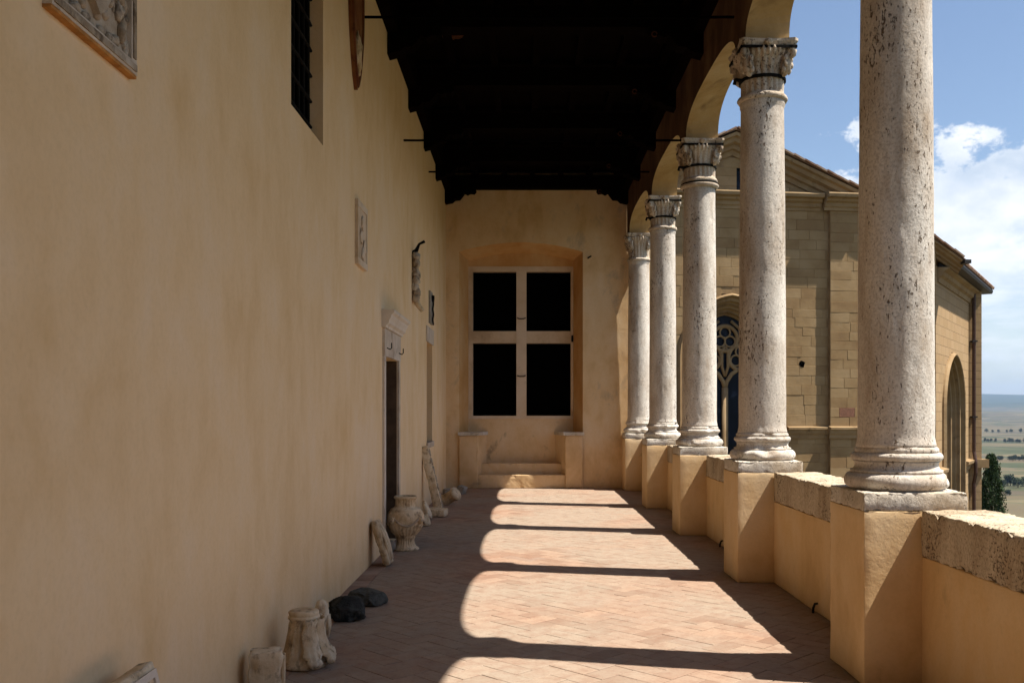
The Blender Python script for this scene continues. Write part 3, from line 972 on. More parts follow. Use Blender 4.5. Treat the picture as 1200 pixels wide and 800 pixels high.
def abacus_mesh(seed):
    n = 12
    out = []
    h, ch, conc = 0.275, 0.035, 0.028
    cor = [(h, -h), (h, h), (-h, h), (-h, -h)]
    for k in range(4):
        a, b = Vector(cor[k]), Vector(cor[(k + 1) % 4])
        d = (b - a).normalized(); inn = Vector((-d.y, d.x))
        a2, b2 = a + d * ch, b - d * ch
        for i in range(n + 1):
            t = i / n
            p = a2 + (b2 - a2) * t + inn * conc * math.sin(math.pi * t)
            out.append(p)
    levels = [(0.93, 5.112), (0.96, 5.125), (1.0, 5.145), (1.02, 5.155), (1.02, 5.18)]
    m = len(out)
    V, F = [], []
    for s, z in levels:
        for p in out:
            q = (p.x * s, p.y * s, z)
            d = 0.006 * fr(q, seed, 8, 4)
            V.append((q[0] + d, q[1] + d, z + (0.006 * fr(q, seed + 2, 7, 3) if z < 5.17 else 0)))
    for j in range(len(levels) - 1):
        for i in range(m):
            k = (i + 1) % m
            F.append((j * m + i, j * m + k, (j + 1) * m + k, (j + 1) * m + i))
    F.append(tuple(reversed(range(m)))); F.append(tuple(range((len(levels) - 1) * m, len(levels) * m)))
    mb = MB(); mb.v, mb.f = V, F
    for k in range(4):
        a = k * math.pi / 2
        b = blob((0.262 * math.cos(a), 0.262 * math.sin(a), 5.142), (0.04, 0.04, 0.035), seed + k, 0.3, 3, 10, 7)
        mb.add(b.v, b.f)
    return mb
def ring(r, z, h, t=0.012):
    return lathe([(r, z - h / 2), (r + t, z - h / 2), (r + t, z + h / 2), (r, z + h / 2)], 48, cap=False)

col_label = {
    7: 'weathered travertine column standing against the stained end wall of the loggia',
    6: 'weathered travertine column second from the end wall, between the parapet walls',
    5: 'travertine column in the middle of the row, its capital bound by a doubled iron collar',
    4: 'travertine column with iron-banded scroll capital, second from the large pitted column',
    3: 'large pitted travertine column on a sunlit plaster pedestal with broken base moulding',
    2: 'travertine column on plaster pedestal just before the large pitted column',
    1: 'travertine column second along from the plain near end wall',
    0: 'travertine column standing closest to the plain near end wall'}
col_label[4] = 'travertine column with iron-banded scroll capital, next along from the large pitted column'
for k, cy_ in enumerate(COL_Y):
    vis_ = k >= 3
    root = empty('column', (CX, cy_, 0), col_label[k], 'column', 'columns of the loggia arcade')
    res = 0.04 if k in (3, 4) else 0.09
    ped = rblock(PW + 0.004, PW + 0.004, HP - 0.110, res, 0.007, 0.003, 4, 20 + k, 0.006).build('pedestal', M['ped'], root, True, loc=(0, 0, 0))
    rblock(PW - 0.002, PW - 0.002, 0.112, 0.025 if k in (3, 4) else 0.06, 0.010, 0.004, 12, 40 + k, 0.022).build('cap_slab', M['slab'], ped, True, loc=(0, 0, HP - 0.112))
    base_mesh(60 + k, vis_).build('base', M['trav'], root, True)
    shaft_mesh(80 + k, vis_).build('shaft', M['trav'], root, True)
    cap = capital_mesh(100 + k).build('capital', M['cap'], root, True)
    for q in range(4):
        volute(120 + k * 4 + q, math.pi / 4 + q * math.pi / 2).build('volute', M['cap'], cap, True)
    abacus_mesh(150 + k).build('abacus', M['cap'], cap)
    if k != 7:
        ring(0.205, 4.845, 0.028, 0.02).build('iron_band', M['iron'], cap)
        tube([(-0.22, -0.05, 4.845), (-0.28, -0.07, 4.845), (-0.29, -0.07, 4.80)], 0.018, 6).build('band_clasp', M['iron'], cap)
        fb = MB()
        for s in range(4):
            a = s * math.pi / 2
            ca, sa = math.cos(a), math.sin(a)
            b = MB().box(0.255, 0.268, -0.268, 0.268, 5.088, 5.112)
            fb.add([(v[0] * ca - v[1] * sa, v[0] * sa + v[1] * ca, v[2]) for v in b.v], b.f)
        fb.build('iron_band', M['iron'], cap)
    if k == 5:
        ring(0.226, 4.615, 0.03, 0.02).build('iron_band', M['iron'], cap)
        lathe([(0.22, 4.56), (0.245, 4.575), (0.255, 4.60), (0.235, 4.63)], 48, cap=False).build('necking', M['cap'], cap, True)

# tie rods across the loggia
for k, zz, lab in ((4, 5.60, 'thin black iron tie rod meeting the wall beside the pointed red shield'), (5, 5.25, 'thin black iron tie rod reaching the capital with the doubled collar'), (6, 5.66, 'thin black iron tie rod crossing the loggia near the end wall')):
    yy = COL_Y[k] + (0.28 if k == 4 else 0.1)
    o = tube([(XL - 0.05, yy, zz), (XL + 1.8, yy, zz - 0.01), (CX - 0.1, yy, zz)], 0.015, 8).build('tie_rod', M['rod'])
    tag(o, lab, 'tie rod', 'iron tie rods across the loggia')

# ------------------------------------------------------------------ parapet walls
plab = ['parapet wall behind the viewpoint', 'parapet wall beside the viewpoint', 'low parapet wall in front of the large pitted column with sunlit pitted coping',
        'low plaster parapet between the large pitted column and the next column', 'low plaster parapet running up to the double-collared column', 'low plaster parapet past the double-collared column', 'low plaster parapet ending at the column by the end wall']
plab = {0: 'plaster parapet wall closest to the plain near end wall', 1: 'plaster parapet wall second along from the plain near end wall', 2: plab[2], 3: plab[3], 4: plab[4], 5: plab[5], 6: plab[6]}
for k in range(7):
    ya, yb = PED_Y[k] + PW, PED_Y[k + 1]
    L, ym = yb - ya, (ya + yb) / 2
    root = empty('parapet_wall', ((PAR_IN + PAR_OUT) / 2, ym, 0), plab[k], 'parapet', 'parapet walls between the columns')
    rblock(PAR_OUT - PAR_IN - 0.012, L + 0.02, PAR_Z - SLAB + 0.002, 0.12, 0.01, 0.006, 2.5, 200 + k, 0).build('wall', M['par'], root, True)
    rblock(PAR_OUT - PAR_IN, L - 0.004, SLAB, 0.03 if k in (2, 3) else 0.06, 0.012, 0.008, 7, 220 + k, 0.03).build('coping', M['coping'], root, True, loc=(0, 0, PAR_Z - SLAB))
    if k in (3, 4):
        yd = {3: 7.66, 4: 11.3}[k] - ym
        xd = PAR_IN - (PAR_IN + PAR_OUT) / 2
        tube([(xd + 0.02, yd, 0.08), (xd - 0.015, yd, 0.075), (xd - 0.03, yd - 0.01, 0.045), (xd - 0.035, yd - 0.015, 0.004)], 0.010, 6).build('drain_hook', M['iron'], root)

# ------------------------------------------------------------------ carved stones on the palace wall
WROT = (0, 0, R(90))   # local -y faces +x (into the loggia)
def on_wall(name, yc, zb, label, cat):
    return empty(name, (XL, yc, zb), label, cat, None, WROT)
def shield(w_, h):
    pts = []
    for i in range(9):
        t = i / 8
        pts.append((w_ / 2 * (1 - 0.12 * math.sin(t * math.pi)) * math.cos(t * math.pi / 2) ** 0.55 if t < 1 else 0, h * (0.62 * (1 - t) ** 1.0) if True else 0))
    right = [(w_ / 2, h)] + [(w_ / 2 * math.cos(t * math.pi / 2) ** 0.7, h * 0.6 * (1 - t ** 1.2)) for t in [i / 8 for i in range(9)]]
    left = [(-u, z) for u, z in reversed(right[:-1])]
    return right + left
# large framed coat of arms
t = on_wall('carved_plaque', 3.545, 3.0, 'framed marble coat of arms with carved shield and tassels, high on ochre wall', 'plaque')
PWd, PHt = 0.70, 0.95
MB().box(-PWd / 2 + .05, PWd / 2 - .05, -0.012, 0, .05, PHt - .05).build('panel', M['relief'], t)
for (x0, x1, z0, z1, d) in ((-PWd / 2, PWd / 2, 0.012, 0.062, .034), (-PWd / 2, PWd / 2, PHt - .05, PHt, .034), (-PWd / 2, -PWd / 2 + .05, .062, PHt - .05, .032), (PWd / 2 - .05, PWd / 2, .062, PHt - .05, .032)):
    fo = MB().box(x0, x1, -d, 0, z0, z1).build('frame', M['doorstone'], t)
    MB().box(x0 + .012, x1 - .012, -d - .006, -d + .001, z0 + .012, z1 - .012).build('moulding', M['relief'], fo)
MB().box(-PWd / 2 - .002, PWd / 2 + .002, -0.030, 0, 0, .012).build('lower_edge', M['orange'], t)
sh = extrude([(u, z + 0.12) for u, z in shield(0.32, 0.46)], 0.03).build('shield', M['relief'], t, loc=(0, -0.011, 0))
MB().box(-0.025, 0.025, -0.040, -0.031, 0.2, 0.57).build('cross_bar', M['fragment'], sh)
MB().box(-0.15, 0.15, -0.039, -0.031, 0.36, 0.41).build('cross_bar', M['fragment'], sh)
rg = random.Random(5)
for s in (-1, 1):
    mb = MB()
    for k in range(9):
        b = blob((s * 0.215 + 0.012 * (-1) ** k, -0.016, 0.14 + k * 0.075), (0.022, 0.020, 0.042), k + 3, 0.35, 3, 10, 7)
        mb.add(b.v, b.f)
    mb.build('rope', M['relief'], t, True)
    mb = MB()
    for k in range(10):
        b = blob((s * rg.uniform(0.25, 0.28), -0.014, 0.10 + k * 0.08), (0.022, 0.015, 0.035), k + 9, 0.4, 3, 8, 6)
        mb.add(b.v, b.f)
    mb.build('tassel', M['relief'], t, True)
mb = MB()
for k in range(14):
    b = blob((rg.uniform(-0.24, 0.24), -0.014, rg.uniform(0.07, 0.16)), (0.03, 0.014, 0.02), k + 30, 0.4, 3, 8, 6)
    mb.add(b.v, b.f)
mb.build('foliage', M['relief'], t, True)
for s in (-1, 1):
    for k in range(4):
        tube([(s * (0.165 + k * 0.028), -0.014, 0.20 + k * 0.05), (s * (0.175 + k * 0.024), -0.024, 0.45), (s * (0.168 + k * 0.028), -0.014, 0.86)], [0.006, 0.010, 0.006], 6).build('fluting', M['relief'], t, True)
mb = MB()
for k in range(34):
    c = blob((rg.choice((-1, 1)) * rg.uniform(0.13, 0.28), -0.014, rg.uniform(0.08, 0.88)), (0.016, 0.016, 0.022), k + 60, 0.45, 3, 8, 6)
    mb.add(c.v, c.f)
tag(mb.build('scrollwork', M['relief'], t, True), kind='stuff')
# pointed red-brown shield
t = on_wall('wall_shield', 9.04, 4.68, 'pointed dark red and ochre shield hung high between barred window and ceiling', 'shield')
extrude([(u, z) for u, z in shield(0.60, 1.25)], 0.035).build('board', M['redshield'], t)
tube([(u * 0.93, -0.037, z * 0.95 + 0.035) for u, z in shield(0.60, 1.25)], 0.018, 6, True).build('rim', M['redshield'], t, True)
blob((0, -0.04, 0.35), (0.11, 0.035, 0.2), 3, 0.4, 3).build('charge', M['fragment'], t, True)
# small framed relief panel
t = on_wall('relief_panel', 9.36, 3.05, 'small framed pale relief panel on the wall before the doorway', 'plaque')
MB().box(-0.265, 0.265, -0.025, 0, 0, 0.60).build('panel', M['winstone'], t)
for (x0, x1, z0, z1, d) in ((-.275, .275, -.01, .05, .034), (-.275, .275, .55, .61, .034), (-.275, -.215, .05, .55, .032), (.215, .275, .05, .55, .032)):
    MB().box(x0, x1, -d, -0.0, z0 - .001, z1 + .001).build('frame', M['winstone'], t)
for k, (x, z) in enumerate(((0.0, 0.42), (-0.08, 0.28), (0.1, 0.2), (0.02, 0.12))):
    blob((x, -0.03, z), (0.07, 0.012, 0.07), k + 3, 0.5, 3).build('carving', M['winstone'], t, True)
# tall bracket figure
t = on_wall('wall_bracket', 13.75, 3.08, 'slender carved stone bracket with iron hook above the doorway cornice', 'bracket')
mb = MB()
for k in range(8):
    b = blob((0.02 * math.sin(k * 1.7), -0.05 - 0.015 * math.sin(k * 2.2), 0.16 + k * 0.085), (0.085, 0.06, 0.075), 30 + k, 0.35, 3, 12, 9)
    mb.add(b.v, b.f)
mb.build('figure', M['relief'], t, True)
tube([(0, -0.03, 0.16), (0, -0.09, 0.06), (0, -0.15, -0.02)], [0.05, 0.04, 0.03], 8).build('foot', M['fragment'], t, True)
tube([(0, 0.0, 0.80), (0, -0.06, 0.86), (0, -0.10, 0.95), (0, -0.18, 0.99)], [0.05, 0.03, 0.018, 0.022], 8).build('hook', M['iron'], t, True)
# iron torch holder on a stone plate
t = on_wall('torch_holder', 16.30, 3.10, 'twisted iron torch holder on a thin stone plate above the narrow window', 'torch holder')
MB().box(-0.22, 0.22, -0.03, 0, 0, 0.55).build('plate', M['greystone'], t)
tube([(0.004 * math.sin(i * 1.1), -0.055 - 0.005 * math.cos(i * 1.1), -0.02 + i * 0.032) for i in range(17)], [0.010, 0.014] + [0.015] * 11 + [0.022, 0.03, 0.03, 0.02], 8).build('torch', M['iron'], t, True)

# ------------------------------------------------------------------ stones standing on the floor
def slab_on_floor(name, size, loc, rot, mat, label, cat, seed, amp=0.01, r=0.02, res=0.03, f=6):
    o = rblock(*size, res, r, amp, f, seed, 0.02).build(name, mat, None, True, loc, rot)
    return tag(o, label, cat)
def lean(x_foot, y_, angle, name, label, cat):
    """empty at the foot of a slab that leans back on the palace wall"""
    return empty(name, (x_foot, y_, 0), label, cat, None, (0, -angle, 0))
# leaning inscribed tablet
t = lean(XL + 0.27, 3.56, R(14), 'inscribed_tablet', 'pale carved tablet with moulded border leaning on wall, nearest the framed coat of arms', 'tablet')
rblock(0.07, 0.46, 0.66, 0.05, 0.012, 0.003, 6, 5, 0.01).build('slab', M['fragment'], t, True)
for (y0, y1, z0, z1) in ((-.21, .21, .60, .63), (-.21, .21, .03, .06), (-.21, -.18, .06, .60), (.18, .21, .06, .60)):
    MB().box(0.033, 0.044, y0, y1, z0, z1).build('border', M['doorstone'], t)
tube([(0.04, 0.10 + 0.035 * math.cos(a * 0.8) * (1 + a * .06), 0.51 + 0.035 * math.sin(a * 0.8) * (1 + a * .06)) for a in range(9)], 0.008, 6).build('carved_scroll', M['relief'], t)
# small squared block
t = empty('carved_block', (-1.485, 5.45, 0), 'small squared carved stone block beside the upturned capital', 'stone block', None, (0, 0, R(12)))
rblock(0.19, 0.17, 0.27, 0.03, 0.02, 0.008, 7, 11, 0.03).build('block', M['fragment'], t, True)
for k in range(3):
    rblock(0.02, 0.035, 0.2, 0.03, 0.006, 0.004, 9, 15 + k).build('flute', M['fragment'], t, True, loc=(0.098, -0.055 + k * 0.055, 0.03))
# upturned capital
t = empty('upturned_capital', (-1.415, 6.09, 0), 'broken upturned capital with acanthus leaves and round top beside black rock', 'capital fragment', None, (0, 0, R(-25)))
def capmod(r, z, th):
    d = 0.005 * fr((r * math.cos(th), r * math.sin(th), z), 3, 14, 4)
    if 0.05 < z < 0.295: d -= 0.007 * (0.5 + 0.5 * math.cos(18 * th)) ** 3
    return r + d
lathe([(0.10, 0.0), (0.142, 0.004), (0.150, 0.014), (0.150, 0.035), (0.140, 0.042), (0.136, 0.07), (0.124, 0.12), (0.112, 0.17), (0.101, 0.22), (0.094, 0.27), (0.090, 0.300), (0.097, 0.306), (0.101, 0.315), (0.097, 0.324), (0.090, 0.328), (0.094, 0.334), (0.097, 0.350), (0.090, 0.358), (0.05, 0.359), (0.0, 0.360)], 72, capmod, cap=False).build('bell', M['fragment'], t, True)
def acanthus(a0, path, w, seed):
    V, F = [], []
    nt_, ns = len(path), 9
    for layer in (0, 1):
        for i, (p, z_) in enumerate(path):
            tt = i / (nt_ - 1)
            ww = w * (0.45 + 0.75 * math.sin(math.pi * min(1, 0.15 + tt * 0.8))) * (1 + 0.22 * math.cos(i * 2.6))
            for q in range(ns):
                u = -1 + 2 * q / (ns - 1)
                rad = p + 0.016 * (1 - u * u) + 0.007 * math.cos(u * 11) - 0.012 * layer + 0.006 * fr((u, tt * 3, seed), seed, 2, 3)
                a_ = a0 + u * ww / max(p, 0.08)
                V.append((rad * math.cos(a_), rad * math.sin(a_), z_ + 0.010 * math.cos(u * 9 + i)))
    o_ = nt_ * ns
    for i in range(nt_ - 1):
        for q in range(ns - 1):
            k = i * ns + q
            F += [(k, k + 1, k + ns + 1, k + ns), (o_ + k, o_ + k + ns, o_ + k + ns + 1, o_ + k + 1)]
    rim = [q for q in range(ns)] + [i * ns + ns - 1 for i in range(1, nt_)] + [(nt_ - 1) * ns + q for q in range(ns - 2, -1, -1)] + [i * ns for i in range(nt_ - 2, 0, -1)]
    for i in range(len(rim)):
        a_, b_ = rim[i], rim[(i + 1) % len(rim)]
        F.append((a_, a_ + o_, b_ + o_, b_))
    mb = MB(); mb.v, mb.f = V, F
    return mb
low = [(0.152, 0.01), (0.158, 0.04), (0.152, 0.08), (0.14, 0.12), (0.135, 0.15), (0.142, 0.175), (0.16, 0.182), (0.172, 0.168), (0.168, 0.15)]
high = [(0.125, 0.31), (0.112, 0.27), (0.12, 0.22), (0.132, 0.17), (0.148, 0.13), (0.168, 0.10), (0.188, 0.085), (0.196, 0.06), (0.188, 0.035), (0.17, 0.03)]
for k, a in enumerate((0.25, -0.55, 1.05)):
    acanthus(a, high, 0.05, 3 + k).build('acanthus_leaf', M['fragment'], t, True)
for k, a in enumerate((1.9, 2.7)):
    acanthus(a, low, 0.045, 13 + k).build('acanthus_leaf', M['fragment'], t, True)

# small figure fragment behind it
t = empty('figure_fragment', (-1.47, 6.87, 0), 'small upright carved figure fragment tucked behind the upturned capital', 'sculpture')
mb = lathe([(0.0, 0.0), (0.055, 0.0), (0.06, 0.03), (0.05, 0.08), (0.055, 0.14), (0.052, 0.19), (0.045, 0.215), (0.042, 0.235), (0.026, 0.262), (0.0, 0.272)], 32, lambda r, z, th: r * (1 + 0.18 * fr((math.cos(th), math.sin(th), z * 9), 4, 1.5, 4)), cap=False)
mb.build('figure', M['fragment'], t, True)
for k in range(3):
    tube([(0.05, -0.03 + k * 0.03, 0.02), (0.058, -0.03 + k * 0.028, 0.09), (0.05, -0.02 + k * 0.02, 0.16)], 0.012, 6).build('fold', M['fragment'], t, True)
# rocks
def rock(loc, size, seed, mat, label, rot):
    o = rblock(size[0], size[1], size[2], 0.018, 0.035, 0.030, 5.5, seed, 0.035)
    # knock flats off the corners so that it breaks along planes
    rg2 = random.Random(seed)
    cuts = [(Vector((rg2.gauss(0, 1), rg2.gauss(0, 1), rg2.uniform(0.1, 1.2))).normalized(), rg2.uniform(0.74, 0.95)) for q in range(9)]
    out = []
    for v in o.v:
        p = Vector((v[0] / size[0] * 2, v[1] / size[1] * 2, v[2] / size[2] * 2 - 1))
        for n_, d_ in cuts:
            e = p.dot(n_) - d_ * 1.25
            if e > 0: p -= n_ * e
        out.append((p.x * size[0] / 2, p.y * size[1] / 2, max(0, (p.z + 1) * size[2] / 2)))
    o.v = out
    return tag(o.build('rock', mat, None, False, loc, rot), label, 'rock')
rock((-1.39, 7.44, 0), (0.26, 0.25, 0.18), 4, M['rock'], 'craggy black volcanic rock on the floor next to the upturned capital', (0, 0, 0.35))
rock((-1.33, 8.0, 0), (0.31, 0.25, 0.125), 8, M['rock2'], 'flatter grey rock lying just behind the craggy black rock', (0, 0, -0.2))
# leaning relief slab
t = lean(XL + 0.20, 10.02, R(18), 'relief_slab', 'pale carved relief slab leaning on wall in front of the stone urn', 'relief slab')
rblock(0.075, 0.30, 0.50, 0.02, 0.03, 0.012, 7, 31, 0.03).build('slab', M['fragment'], t, True)
for k in range(5):
    tube([(0.035, -0.1 + k * 0.05, 0.05), (0.048, -0.09 + k * 0.045 + 0.02 * math.sin(k), 0.2), (0.045, -0.08 + k * 0.04, 0.33), (0.035, -0.05 + k * 0.02, 0.45)], [0.012, 0.022, 0.02, 0.01], 7).build('drapery_fold', M['fragment'], t, True)
# round grey stone
o = blob((0, 0, 0.066), (0.066, 0.066, 0.066), 3, 0.03, 4, 24, 16).build('stone_ball', M['greystone'], None, True, (-1.545, 10.95, 0))
tag(o, 'round grey stone ball on the floor between relief slab and urn', 'stone ball')
# urn
t = empty('stone_urn', (-1.39, 11.1, 0), 'carved stone urn with fluted foot and neck standing by the doorway', 'urn')
def um(r, z, th):
    d = 0.004 * fr((r * math.cos(th), r * math.sin(th), z), 5, 10, 4)
    if 0.03 < z < 0.15: d -= 0.010 * (0.5 + 0.5 * math.cos(22 * th)) ** 2
    if 0.17 < z < 0.27: d -= 0.010 * (0.5 + 0.5 * math.cos(26 * th)) ** 2
    if 0.52 < z < 0.60: d -= 0.010 * (0.5 + 0.5 * math.cos(22 * th)) ** 2
    return r + d
up = [(0.0, 0.0), (0.15, 0.0), (0.158, 0.012), (0.15, 0.03), (0.125, 0.045), (0.108, 0.08), (0.104, 0.115), (0.112, 0.145), (0.125, 0.155), (0.12, 0.165),
      (0.135, 0.18), (0.17, 0.22), (0.195, 0.265), (0.212, 0.31), (0.218, 0.36), (0.216, 0.405), (0.20, 0.445), (0.175, 0.468), (0.178, 0.476), (0.165, 0.486), (0.135, 0.495), (0.122, 0.51),
      (0.118, 0.53), (0.118, 0.585), (0.128, 0.598), (0.138, 0.606), (0.138, 0.622), (0.126, 0.632), (0.105, 0.63), (0.098, 0.60), (0.095, 0.52), (0.0, 0.50)]
lathe(up, 132, um, cap=False).build('body', M['fragment'], t, True)
for k in range(4):
    a = -0.6 + k * math.pi / 2
    ca, sa = math.cos(a), math.sin(a)
    mk = blob((0.218 * ca, 0.218 * sa, 0.36), (0.034, 0.034, 0.045), 70 + k, 0.35, 3, 12, 9).build('mask', M['fragment'], t, True)
    blob((0.243 * ca, 0.243 * sa, 0.36), (0.014, 0.014, 0.016), 80 + k, 0.2).build('nose', M['relief'], mk, True)
    a2 = a + math.pi / 2
    tube([(0.222 * math.cos(a + (a2 - a) * i / 10), 0.222 * math.sin(a + (a2 - a) * i / 10), 0.40 - 0.10 * math.sin(math.pi * i / 10)) for i in range(11)], [0.008] + [0.013] * 9 + [0.008], 7).build('swag', M['relief'], t, True)
# fragments beyond the urn
slab_on_floor('stone_fragment', (0.17, 0.22, 0.16), (-1.43, 13.35, 0), (0, 0, R(20)), M['fragment'], 'rough block of carved stone on the floor just past the urn', 'stone fragment', 41, 0.03, 0.04)
slab_on_floor('stone_slab', (0.34, 0.30, 0.12), (-1.36, 14.55, 0), (0, 0, R(-8)), M['fragment'], 'low flat stone slab at the foot of the leaning post', 'stone slab', 42, 0.012, 0.02)
t = lean(XL + 0.21, 14.15, R(26), 'broken_disc', 'curved broken disc of stone leaning on wall beside the leaning post', 'stone fragment')
d_ = lathe([(0.0, 0.0), (0.10, 0.0), (0.155, 0.015), (0.16, 0.04), (0.13, 0.055), (0.06, 0.05), (0.0, 0.055)], 40, lambda r, z, th: r * (1 + 0.05 * fr((math.cos(th), math.sin(th), z), 8, 2, 3)) * (0.7 if math.cos(th - 0.6) < -0.4 else 1), cap=False)
d_.xf(Matrix.Translation((0, 0, 0.155)) @ Matrix.Rotation(R(90), 4, 'Y'))
d_.build('disc', M['fragment'], t, True)
t = lean(XL + 0.275, 15.10, R(13.5), 'leaning_post', 'tall square carved stone post leaning against the wall past the urn', 'stone post')
rblock(0.13, 0.17, 1.08, 0.03, 0.018, 0.010, 6, 44, 0.03).build('post', M['fragment'], t, True)
for k in range(7):
    blob((0.068, 0.0, 0.12 + k * 0.14), (0.015, 0.055, 0.06), 90 + k, 0.4, 3, 10, 7).build('leaf_carving', M['relief'], t, True)
t = empty('fluted_fragment', (-1.27, 16.25, 0), 'fluted stone drum fragment tipped over on the floor past the leaning post', 'stone fragment', None, (R(0), R(62), R(-30)))
fd = lathe([(0.0, 0.0), (0.10, 0.0), (0.115, 0.02), (0.10, 0.06), (0.095, 0.26), (0.12, 0.29), (0.12, 0.33), (0.0, 0.34)], 60, lambda r, z, th: r - (0.012 * (0.5 + 0.5 * math.cos(14 * th)) ** 2 if 0.05 < z < 0.27 else 0), cap=False)
fd.xf(Matrix.Translation((-0.12, 0, -0.12)))
fd.build('drum', M['fragment'], t, True)
slab_on_floor('grey_block', (0.22, 0.3, 0.14), (-1.42, 17.9, 0), (0, 0, R(15)), M['greystone'], 'grey stone block on the floor near the corner of end wall', 'stone block', 46, 0.012, 0.03)
slab_on_floor('grey_block', (0.16, 0.22, 0.17), (-1.24, 18.35, 0), (0, R(20), R(-20)), M['greystone'], 'tilted grey stone block standing in the corner by the end wall', 'stone block', 47, 0.012, 0.03)

# ------------------------------------------------------------------ church beyond the parapet
GY = 30.0
def gx(p): return (p - 614.5) / 37.07
def gz(p): return 1.65 + (478.5 - p) / 37.07
GC = gx(851)
church = empty('church', (GC, GY, -9), 'golden stone church with pedimented gable, traceried gothic window and slanted apse wall', 'church')
church.location = (0, 0, 0)
HZ0 = 3.24
HA, HR = 1.65, 1.9
def pa(a, z0, n=14, r_off=None, zb=-3.0):
    """pointed arch outline with half width a (concentric family), from bottom left to bottom right"""
    Rr = HR - (HA - a)
    cx = Rr - a
    tmax = math.acos(max(-1, min(1, cx / Rr)))
    left = [(cx - Rr * math.cos(tmax * 1.0 * i / n), z0 + Rr * math.sin(tmax * i / n)) for i in range(n + 1)]
    right = [(-x, z) for x, z in reversed(left[:-1])]
    return [(-a, zb)] + left + right + [(a, zb)]
def half_w(z, a, z0):
    if z <= z0: return a
    Rr = HR - (HA - a)
    cx = Rr - a
    d = Rr * Rr - (z - z0) ** 2
    return max(0.0, math.sqrt(d) - cx) if d > cx * cx else 0.0
XR = gx(1012)        # right end of the gable
XLc = 2 * GC - XR
APEX = 10.14
def rake_z(x): return APEX - 0.42 * abs(x - GC)
slit = (gx(857), gx(877), gz(225), gz(206))
bk = MB()
dz = 0.1
z = -9.0
while z < APEX - 0.6:
    z1 = z + dz
    hw = half_w(z, HA + 0.05, HZ0) if z > -3 else 0
    xr = min(XR, GC + (APEX - 0.5 - z1) / 0.42)
    xl = 2 * GC - xr
    if slit[2] - 0.1 < z < slit[3]:
        for (a_, b_) in ((xl, slit[0]), (slit[1], xr)):
            bk.quad((a_, GY + .007, z), (b_, GY + .007, z), (b_, GY + .007, z1), (a_, GY + .007, z1))
    elif hw > 0:
        bk.quad((xl, GY + .007, z), (GC - hw, GY + .007, z), (GC - hw, GY + .007, z1), (xl, GY + .007, z1))
        bk.quad((GC + hw, GY + .007, z), (xr, GY + .007, z), (xr, GY + .007, z1), (GC + hw, GY + .007, z1))
    else:
        bk.quad((xl, GY + .007, z), (xr, GY + .007, z), (xr, GY + .007, z1), (xl, GY + .007, z1))
    z = z1
bk.quad((XR, GY, -9), (XR, GY + 14, -9), (XR, GY + 14, 8.2), (XR, GY, 8.2))
bk.quad((XLc, GY + 14, -9), (XLc, GY, -9), (XLc, GY, 8.2), (XLc, GY + 14, 8.2))
gw = bk.build('gable_wall', M['mortar'], church)
# ashlar blocks
def block(x0, x1, z0, z1, yf, yb_, j=0.006, tilt=0.0):
    c = 0.006
    a0, a1, b0, b1 = x0 + j, x1 - j, z0 + j, z1 - j
    V = [(a0, yb_, b0), (a1, yb_, b0), (a1, yb_, b1), (a0, yb_, b1),
         (a0, yf + c, b0), (a1, yf + c, b0), (a1, yf + c, b1), (a0, yf + c, b1),
         (a0 + c, yf + tilt, b0 + c), (a1 - c, yf - tilt, b0 + c), (a1 - c, yf - tilt, b1 - c), (a0 + c, yf + tilt, b1 - c)]
    F = [(8, 9, 10, 11)]
    for i in range(4):
        k = (i + 1) % 4
        F += [(i, k, k + 4, i + 4), (i + 4, k + 4, k + 8, i + 8)]
    return V, F
rg = random.Random(21)
blocks = []
z = -3.0
row = 0
while z < 10.6:
    h = rg.choice((0.27, 0.30, 0.31, 0.33))
    z1 = z + h
    hw = half_w(z, HA + 0.04, HZ0)
    xr = min(XR - 0.02, GC + (APEX - 0.62 - z1) / 0.42)
    xl = 2 * GC - xr
    spans = [(xl, GC - hw), (GC + hw, xr)] if hw > 0.05 else [(xl, xr)]
    if z < slit[3] and z1 > slit[2]:
        spans = [(xl, slit[0]), (slit[1], xr)]
    for (a, b) in spans:
        x = a
        while x < b - 0.02:
            L = rg.uniform(0.42, 1.05)
            if b - (x + L) < 0.35: L = b - x
            blocks.append((x, min(x + L, b), z, z1))
            x += L
    z = z1
    row += 1
def seen(bl):
    cx_, cz_ = (bl[0] + bl[1]) / 2, (bl[2] + bl[3]) / 2
    px_ = 614.5 + cx_ * 37.07
    return (0 if (920 < px_ < 1010 or 838 < px_ < 875 or 788 < px_ < 806) and cz_ > 0.2 else 1)
blocks.sort(key=lambda b: (seen(b), abs(b[2] - 5)))
extra = MB()
for i, bl in enumerate(blocks):
    v, f = block(*bl, GY - rg.uniform(0.0, 0.010), GY + 0.02, 0.0025, rg.uniform(-0.004, 0.004))
    if i < 260:
        mb = MB(); mb.add(v, f)
        mb.build('stone', M['sand'], gw)
    else:
        extra.add(v, f)
tag(extra.build('ashlar', M['sand'], gw), kind='stuff')
# slit window
MB().box(slit[0] - .01, slit[1] + .01, GY + 0.16, GY + 0.18, slit[2] - .2, slit[3] + .2).build('window', M['glass'], church)
blob((gx(936), GY - 0.004, gz(427)), (0.09, 0.02, 0.10), 4, 0.4, 3).build('putlog_dark_lump', M['void'], church)  # black lump on the stones, painting the shade of a putlog hole
